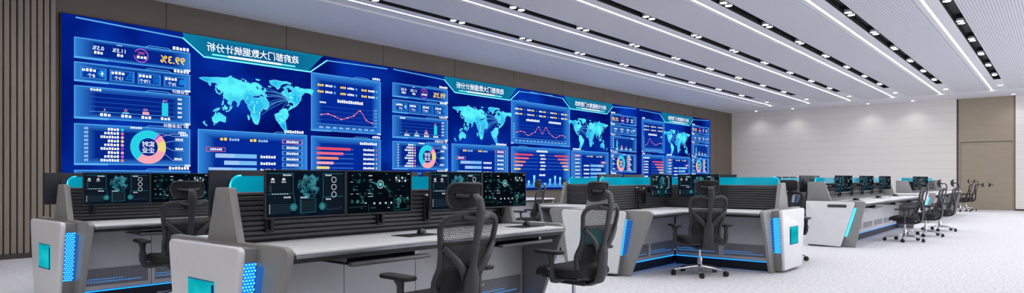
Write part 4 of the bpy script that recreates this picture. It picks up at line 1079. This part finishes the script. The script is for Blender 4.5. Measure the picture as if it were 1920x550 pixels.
# ------------------------------------------------------------------ mesh-back task chair, facing +y, origin on the floor under the gas lift
def back_half(z):
    pts = [(0.40, 0.145), (0.46, 0.178), (0.54, 0.178), (0.62, 0.178), (0.72, 0.195), (0.80, 0.210), (0.87, 0.220), (0.93, 0.217)]
    for (a, wa), (b_, wb) in zip(pts, pts[1:]):
        if z <= b_:
            t = max(0, (z-a)/(b_-a)); t = t*t*(3-2*t); return wa+(wb-wa)*t
    return pts[-1][1]
def back_y(x, z):
    t = (z-0.40)/0.53
    base = -0.215-0.10*t+0.055*math.exp(-((z-0.55)/0.10)**2)
    return base+0.9*x*x
def make_chair():
    r = empty('task_chair', (0, 0, 0), 0, 'x', 'chair', 'black mesh task chairs')
    # frame loop
    zs = [0.44+0.43*i/14 for i in range(15)]
    right = [(back_half(z), z) for z in zs]
    top = [(0.212, 0.900), (0.192, 0.922), (0.155, 0.934), (0.10, 0.941), (0.0, 0.944)]
    bot = [(0.0, 0.382), (0.08, 0.386), (0.135, 0.398), (0.168, 0.418)]
    half = bot+right+top
    loop = half+[(-x, z) for x, z in reversed(half[1:-1])]
    P = [(x, back_y(x, z), z) for x, z in loop]
    m = MB(); m.tube(P, 0.017, 'chair_black', 10, closed=True, sx=1.15, sy=0.85, up=(0, 1, 0)); m.build('back_frame', r)
    # stretched netting
    def patch(z0, z1, mat, nm):
        mb = MB(); nx, nz = 12, 10; V = []; F = []
        for i in range(nz+1):
            z = z0+(z1-z0)*i/nz
            w = back_half(z) if z < 0.9 else back_half(0.87)*(1-((z-0.87)/0.075)**3*0.35)
            if z < 0.44: w = back_half(0.44)*(0.82+0.18*(z-0.39)/0.05)
            for j in range(nx+1):
                x = -w+2*w*j/nx; V.append((x, back_y(x, z)+0.004, z))
        for i in range(nz):
            for j in range(nx): a = i*(nx+1)+j; F.append((a, a+1, a+nx+2, a+nx+1))
        mb.add(V, F, mat); return mb.build(nm, r)
    patch(0.795, 0.938, 'net_open', 'back_mesh'); patch(0.39, 0.795, 'net_dense', 'back_mesh')
    # lumbar pad
    mb = MB(); V = []; F = []
    for i in range(7):
        z = 0.50+0.13*i/6
        for j in range(11):
            x = -0.15+0.30*j/10; e = 0.012*(1-((i-3)/3.2)**2)
            V.append((x, back_y(x, z)-0.006-e, z))
    for i in range(6):
        for j in range(10): a = i*11+j; F.append((a, a+11, a+12, a+1))
    mb.add(V, F, 'fabric_black').build('lumbar_pad', r)
    # Y brace: two arms from the frame to a hub, spine down to the mechanism, strut up to the headrest
    m = MB()
    for s in (-1, 1):
        q = []
        for i in range(9):
            t = i/8; x = s*(0.200*(1-t)**1.2+0.030*t); z = 0.770-0.185*t**0.95
            q.append((x, back_y(x, z)-0.012-0.045*t, z))
        m.tube(q, [0.015+0.011*i/8 for i in range(9)], 'chair_black', 10, sx=1.2, sy=0.7, up=(0, 1, 0))
    sp_ = [(0, -0.290, 0.640), (0, -0.285, 0.585), (0, -0.278, 0.51), (0, -0.270, 0.43), (0, -0.245, 0.365), (0, -0.17, 0.335), (0, -0.08, 0.325)]
    m.tube(sp_, [0.030, 0.050, 0.052, 0.056, 0.056, 0.048, 0.04], 'chair_black', 12, sx=1.15, sy=0.42, up=(0, 1, 0))
    m.build('back_support', r)
    m = MB()
    q = [(0, -0.285, 0.60), (0, -0.292, 0.64), (0, -0.305, 0.70), (0, -0.325, 0.80), (0, -0.345, 0.90), (0, -0.358, 0.97), (0, -0.348, 1.03), (0, -0.315, 1.055), (0, -0.280, 1.047)]
    m.tube(q, [0.026, 0.020, 0.017, 0.018, 0.023, 0.024, 0.021, 0.018, 0.016], 'chair_black', 10, sx=1.55, sy=0.55, up=(0, 1, 0))
    m.tube([(-0.10, back_y(0.1, 0.93)-0.01, 0.935), (-0.05, -0.338, 0.925), (0, -0.345, 0.92), (0.05, -0.338, 0.925), (0.10, back_y(0.1, 0.93)-0.01, 0.935)], 0.015, 'chair_black', 8, up=(0, 0, 1))
    m.build('headrest_post', r)
    # headrest: dished pad in a frame
    hr = MB(); V = []; F = []; nx, nz = 12, 6
    def hy(x, z): return -0.238+1.5*x*x-0.02*((z-1.055)/0.08)**2
    for off in (0.0, 0.024):
        for i in range(nz+1):
            for j in range(nx+1):
                u, v = 2*j/nx-1, 2*i/nz-1
                k = 1-0.07*abs(u)**6*abs(v)**4
                x = 0.138*u*(1-0.05*v**4)*k; z = 1.050+0.072*v*(1-0.05*u**4)*k
                V.append((x, hy(x, z)-0.012+off*(1-0.55*max(abs(u), abs(v))**6), z))
    w = nx+1; n0 = (nx+1)*(nz+1)
    for i in range(nz):
        for j in range(nx):
            a = i*w+j; F.append((a, a+1, a+w+1, a+w)); F.append((n0+a, n0+a+w, n0+a+w+1, n0+a+1))
    ed = [j for j in range(nx)]+[i*w+nx for i in range(nz)]+[nz*w+j for j in range(nx, 0, -1)]+[i*w for i in range(nz, 0, -1)]
    for i in range(len(ed)): a, c = ed[i], ed[(i+1) % len(ed)]; F.append((a, n0+a, n0+c, c))
    hr.add(V, F, 'fabric_black')
    head = hr.build('headrest', r)
    fr = MB(); fr.tube([V[i] for i in ed], 0.008, 'chair_black', 6, closed=True, up=(0, 1, 0)); fr.build('headrest_frame', head)
    hb = MB(); hb.tube([(-0.085, hy(0.085, 1.05)-0.014, 1.055), (-0.04, -0.275, 1.048), (0, -0.284, 1.045), (0.04, -0.275, 1.048), (0.085, hy(0.085, 1.05)-0.014, 1.055)], 0.014, 'chair_black', 8, up=(0, 0, 1)); hb.build('headrest_bracket', head)
    # seat cushion
    st = MB(); V = []; F = []; out = rpoly([(-0.22, -0.22), (0.22, -0.22), (0.255, 0.24), (-0.255, 0.24)], [0.10, 0.10, 0.12, 0.12], 7)
    prof = [(0.93, 0.395), (1.0, 0.41), (1.0, 0.435), (0.97, 0.455), (0.85, 0.468), (0.5, 0.466), (0.1, 0.462)]
    for sc_, z in prof:
        for x, y in out:
            zz = z-0.035*max(0, (y*sc_-0.14)/0.10)**2*(1 if z > 0.40 else 0.4)
            V.append((x*sc_, y*sc_, zz))
    n = len(out)
    for i in range(len(prof)-1):
        for j in range(n): F.append((i*n+j, i*n+(j+1) % n, (i+1)*n+(j+1) % n, (i+1)*n+j))
    F.append(tuple(range(n))[::-1]); F.append(tuple((len(prof)-1)*n+j for j in range(n)))
    st.add(V, F, 'fabric_black'); st.build('seat', r)
    m = MB(); m.box(-0.20, 0.20, -0.19, 0.17, 0.372, 0.398, 'chair_black', 0.012, 2); m.box(-0.075, 0.075, -0.16, 0.13, 0.315, 0.375, 'chair_black', 0.018, 2)
    m.tube([(0.07, 0.06, 0.35), (0.22, 0.07, 0.35), (0.25, 0.07, 0.345)], 0.007, 'chair_black', 8)
    m.build('tilt_mechanism', r)
    # armrests
    for s in (-1, 1):
        a = MB()
        a.tube([(s*0.15, -0.03, 0.385), (s*0.25, -0.03, 0.375), (s*0.295, -0.03, 0.385), (s*0.312, -0.03, 0.43), (s*0.312, -0.03, 0.50)], [0.020, 0.022, 0.024, 0.024, 0.023], 'chair_black', 10, sx=1.25, sy=0.8, up=(0, 1, 0))
        a.tube([(s*0.312, -0.03, 0.46), (s*0.312, -0.028, 0.55), (s*0.312, -0.02, 0.580)], [0.017, 0.019, 0.030], 'chair_black', 10, sx=1.3, sy=0.8, up=(0, 1, 0))
        ar = a.build('armrest', r)
        b_ = MB(); b_.prism(rpoly([(s*0.312-0.048, -0.135), (s*0.312+0.048, -0.135), (s*0.312+0.045, 0.125), (s*0.312-0.045, 0.125)], [0.035]*4, 5), 'z', 0.580, 0.606, 'rubber', 0.010, 3)
        b_.build('arm_pad', ar)
        k_ = MB(); k_.lathe([(0.0095, 0), (0.0095, 0.012)], 'steel', 10, M=Matrix.Translation((s*0.338, -0.03, 0.47)) @ Matrix.Rotation(s*PI/2, 4, 'Y')); k_.build('arm_button', ar)
    # gas lift, star base, casters
    m = MB(); m.lathe([(0.030, 0.085), (0.030, 0.20), (0.027, 0.21)], 'chrome', 18); m.lathe([(0.016, 0.20), (0.016, 0.325)], 'chrome', 14); m.build('gas_lift', r)
    m = MB(); m.lathe([(0.034, 0.072), (0.044, 0.078), (0.044, 0.12), (0.036, 0.13), (0.030, 0.13)], 'chrome', 20)
    for i in range(5):
        a = 2*PI*i/5+PI/2+0.3; cx_, cy_ = math.cos(a), math.sin(a)
        m.tube([(cx_*0.03, cy_*0.03, 0.105), (cx_*0.12, cy_*0.12, 0.098), (cx_*0.24, cy_*0.24, 0.080), (cx_*0.315, cy_*0.315, 0.072)], [0.024, 0.021, 0.017, 0.014], 'chrome', 10, sx=1.0, sy=0.75)
    m.build('star_base', r)
    for i in range(5):
        a = 2*PI*i/5+PI/2+0.3; T = Matrix.Translation((math.cos(a)*0.315, math.sin(a)*0.315, 0)) @ Matrix.Rotation(a+0.9*i, 4, 'Z')
        c = MB()
        for s in (-1, 1):
            c.lathe([(0.010, -0.009), (0.026, -0.009), (0.029, -0.005), (0.029, 0.005), (0.026, 0.009), (0.010, 0.009)], 'rubber', 18, M=T @ Matrix.Translation((0.012, s*0.014, 0.029)) @ Matrix.Rotation(PI/2, 4, 'X'))
        V = []
        c.tube([T @ Vector((0.0, 0, 0.040)), T @ Vector((0.0, 0, 0.068))], 0.008, 'steel', 8)
        c.tube([T @ Vector((-0.016, 0, 0.038)), T @ Vector((-0.006, 0, 0.056)), T @ Vector((0.014, 0, 0.062)), T @ Vector((0.036, 0, 0.048))], 0.019, 'rubber', 8, sx=1.15, sy=0.35)
        c.build('caster', r)
    return r
ch = make_chair()
first_chair = [True]
def chair(x, y, deg, label, group=None):
    """deg: direction the sitter faces, counted from the room's long axis"""
    o = ch if first_chair[0] else copy_tree(ch)
    first_chair[0] = False
    o.location = (x, y, 0); o.rotation_euler = (0, 0, math.radians(deg-90)); o['label'] = label
    if group: o['group'] = group
    return o
chair(2.745, 2.87, 88, 'black mesh task chair in front of the large console, its headrest before a ring-chart monitor')
chair(4.32, 2.97, 86, 'black mesh task chair at the end of the large console, teal window behind its back')
chair(2.68, 6.24, 84, 'black mesh task chair at the console beside the slatted wall')
chair(7.45, 3.31, 45, 'black mesh task chair with chrome star base in the inner corner of the corner console')
chair(8.85, 7.10, 110, 'black chair seen past the last eye-ring monitor, before the video wall')
chair(12.2, 8.93, 140, 'black chair closest to the video wall, past the end of the low white-topped desk')
chair(9.65, 3.05, 180, 'black chair behind the white end panel of the corner console, only a caster in sight')
chair(15.2, 4.60, 90, 'black chair between the corner console and the long white-ended console')
chair(13.85, 2.20, 92, 'first of three black chairs at the long white-ended console, with widest star base in view')
chair(15.35, 2.08, 90, 'second of three black chairs at the long white-ended console')
chair(17.1, 2.05, 90, 'third of three black chairs at the long white-ended console')
chair(27.5, 2.70, 95, 'black chair by the double door, the one nearer the long consoles')
chair(28.5, 2.62, 95, 'black chair by the double door, the one nearer the door')
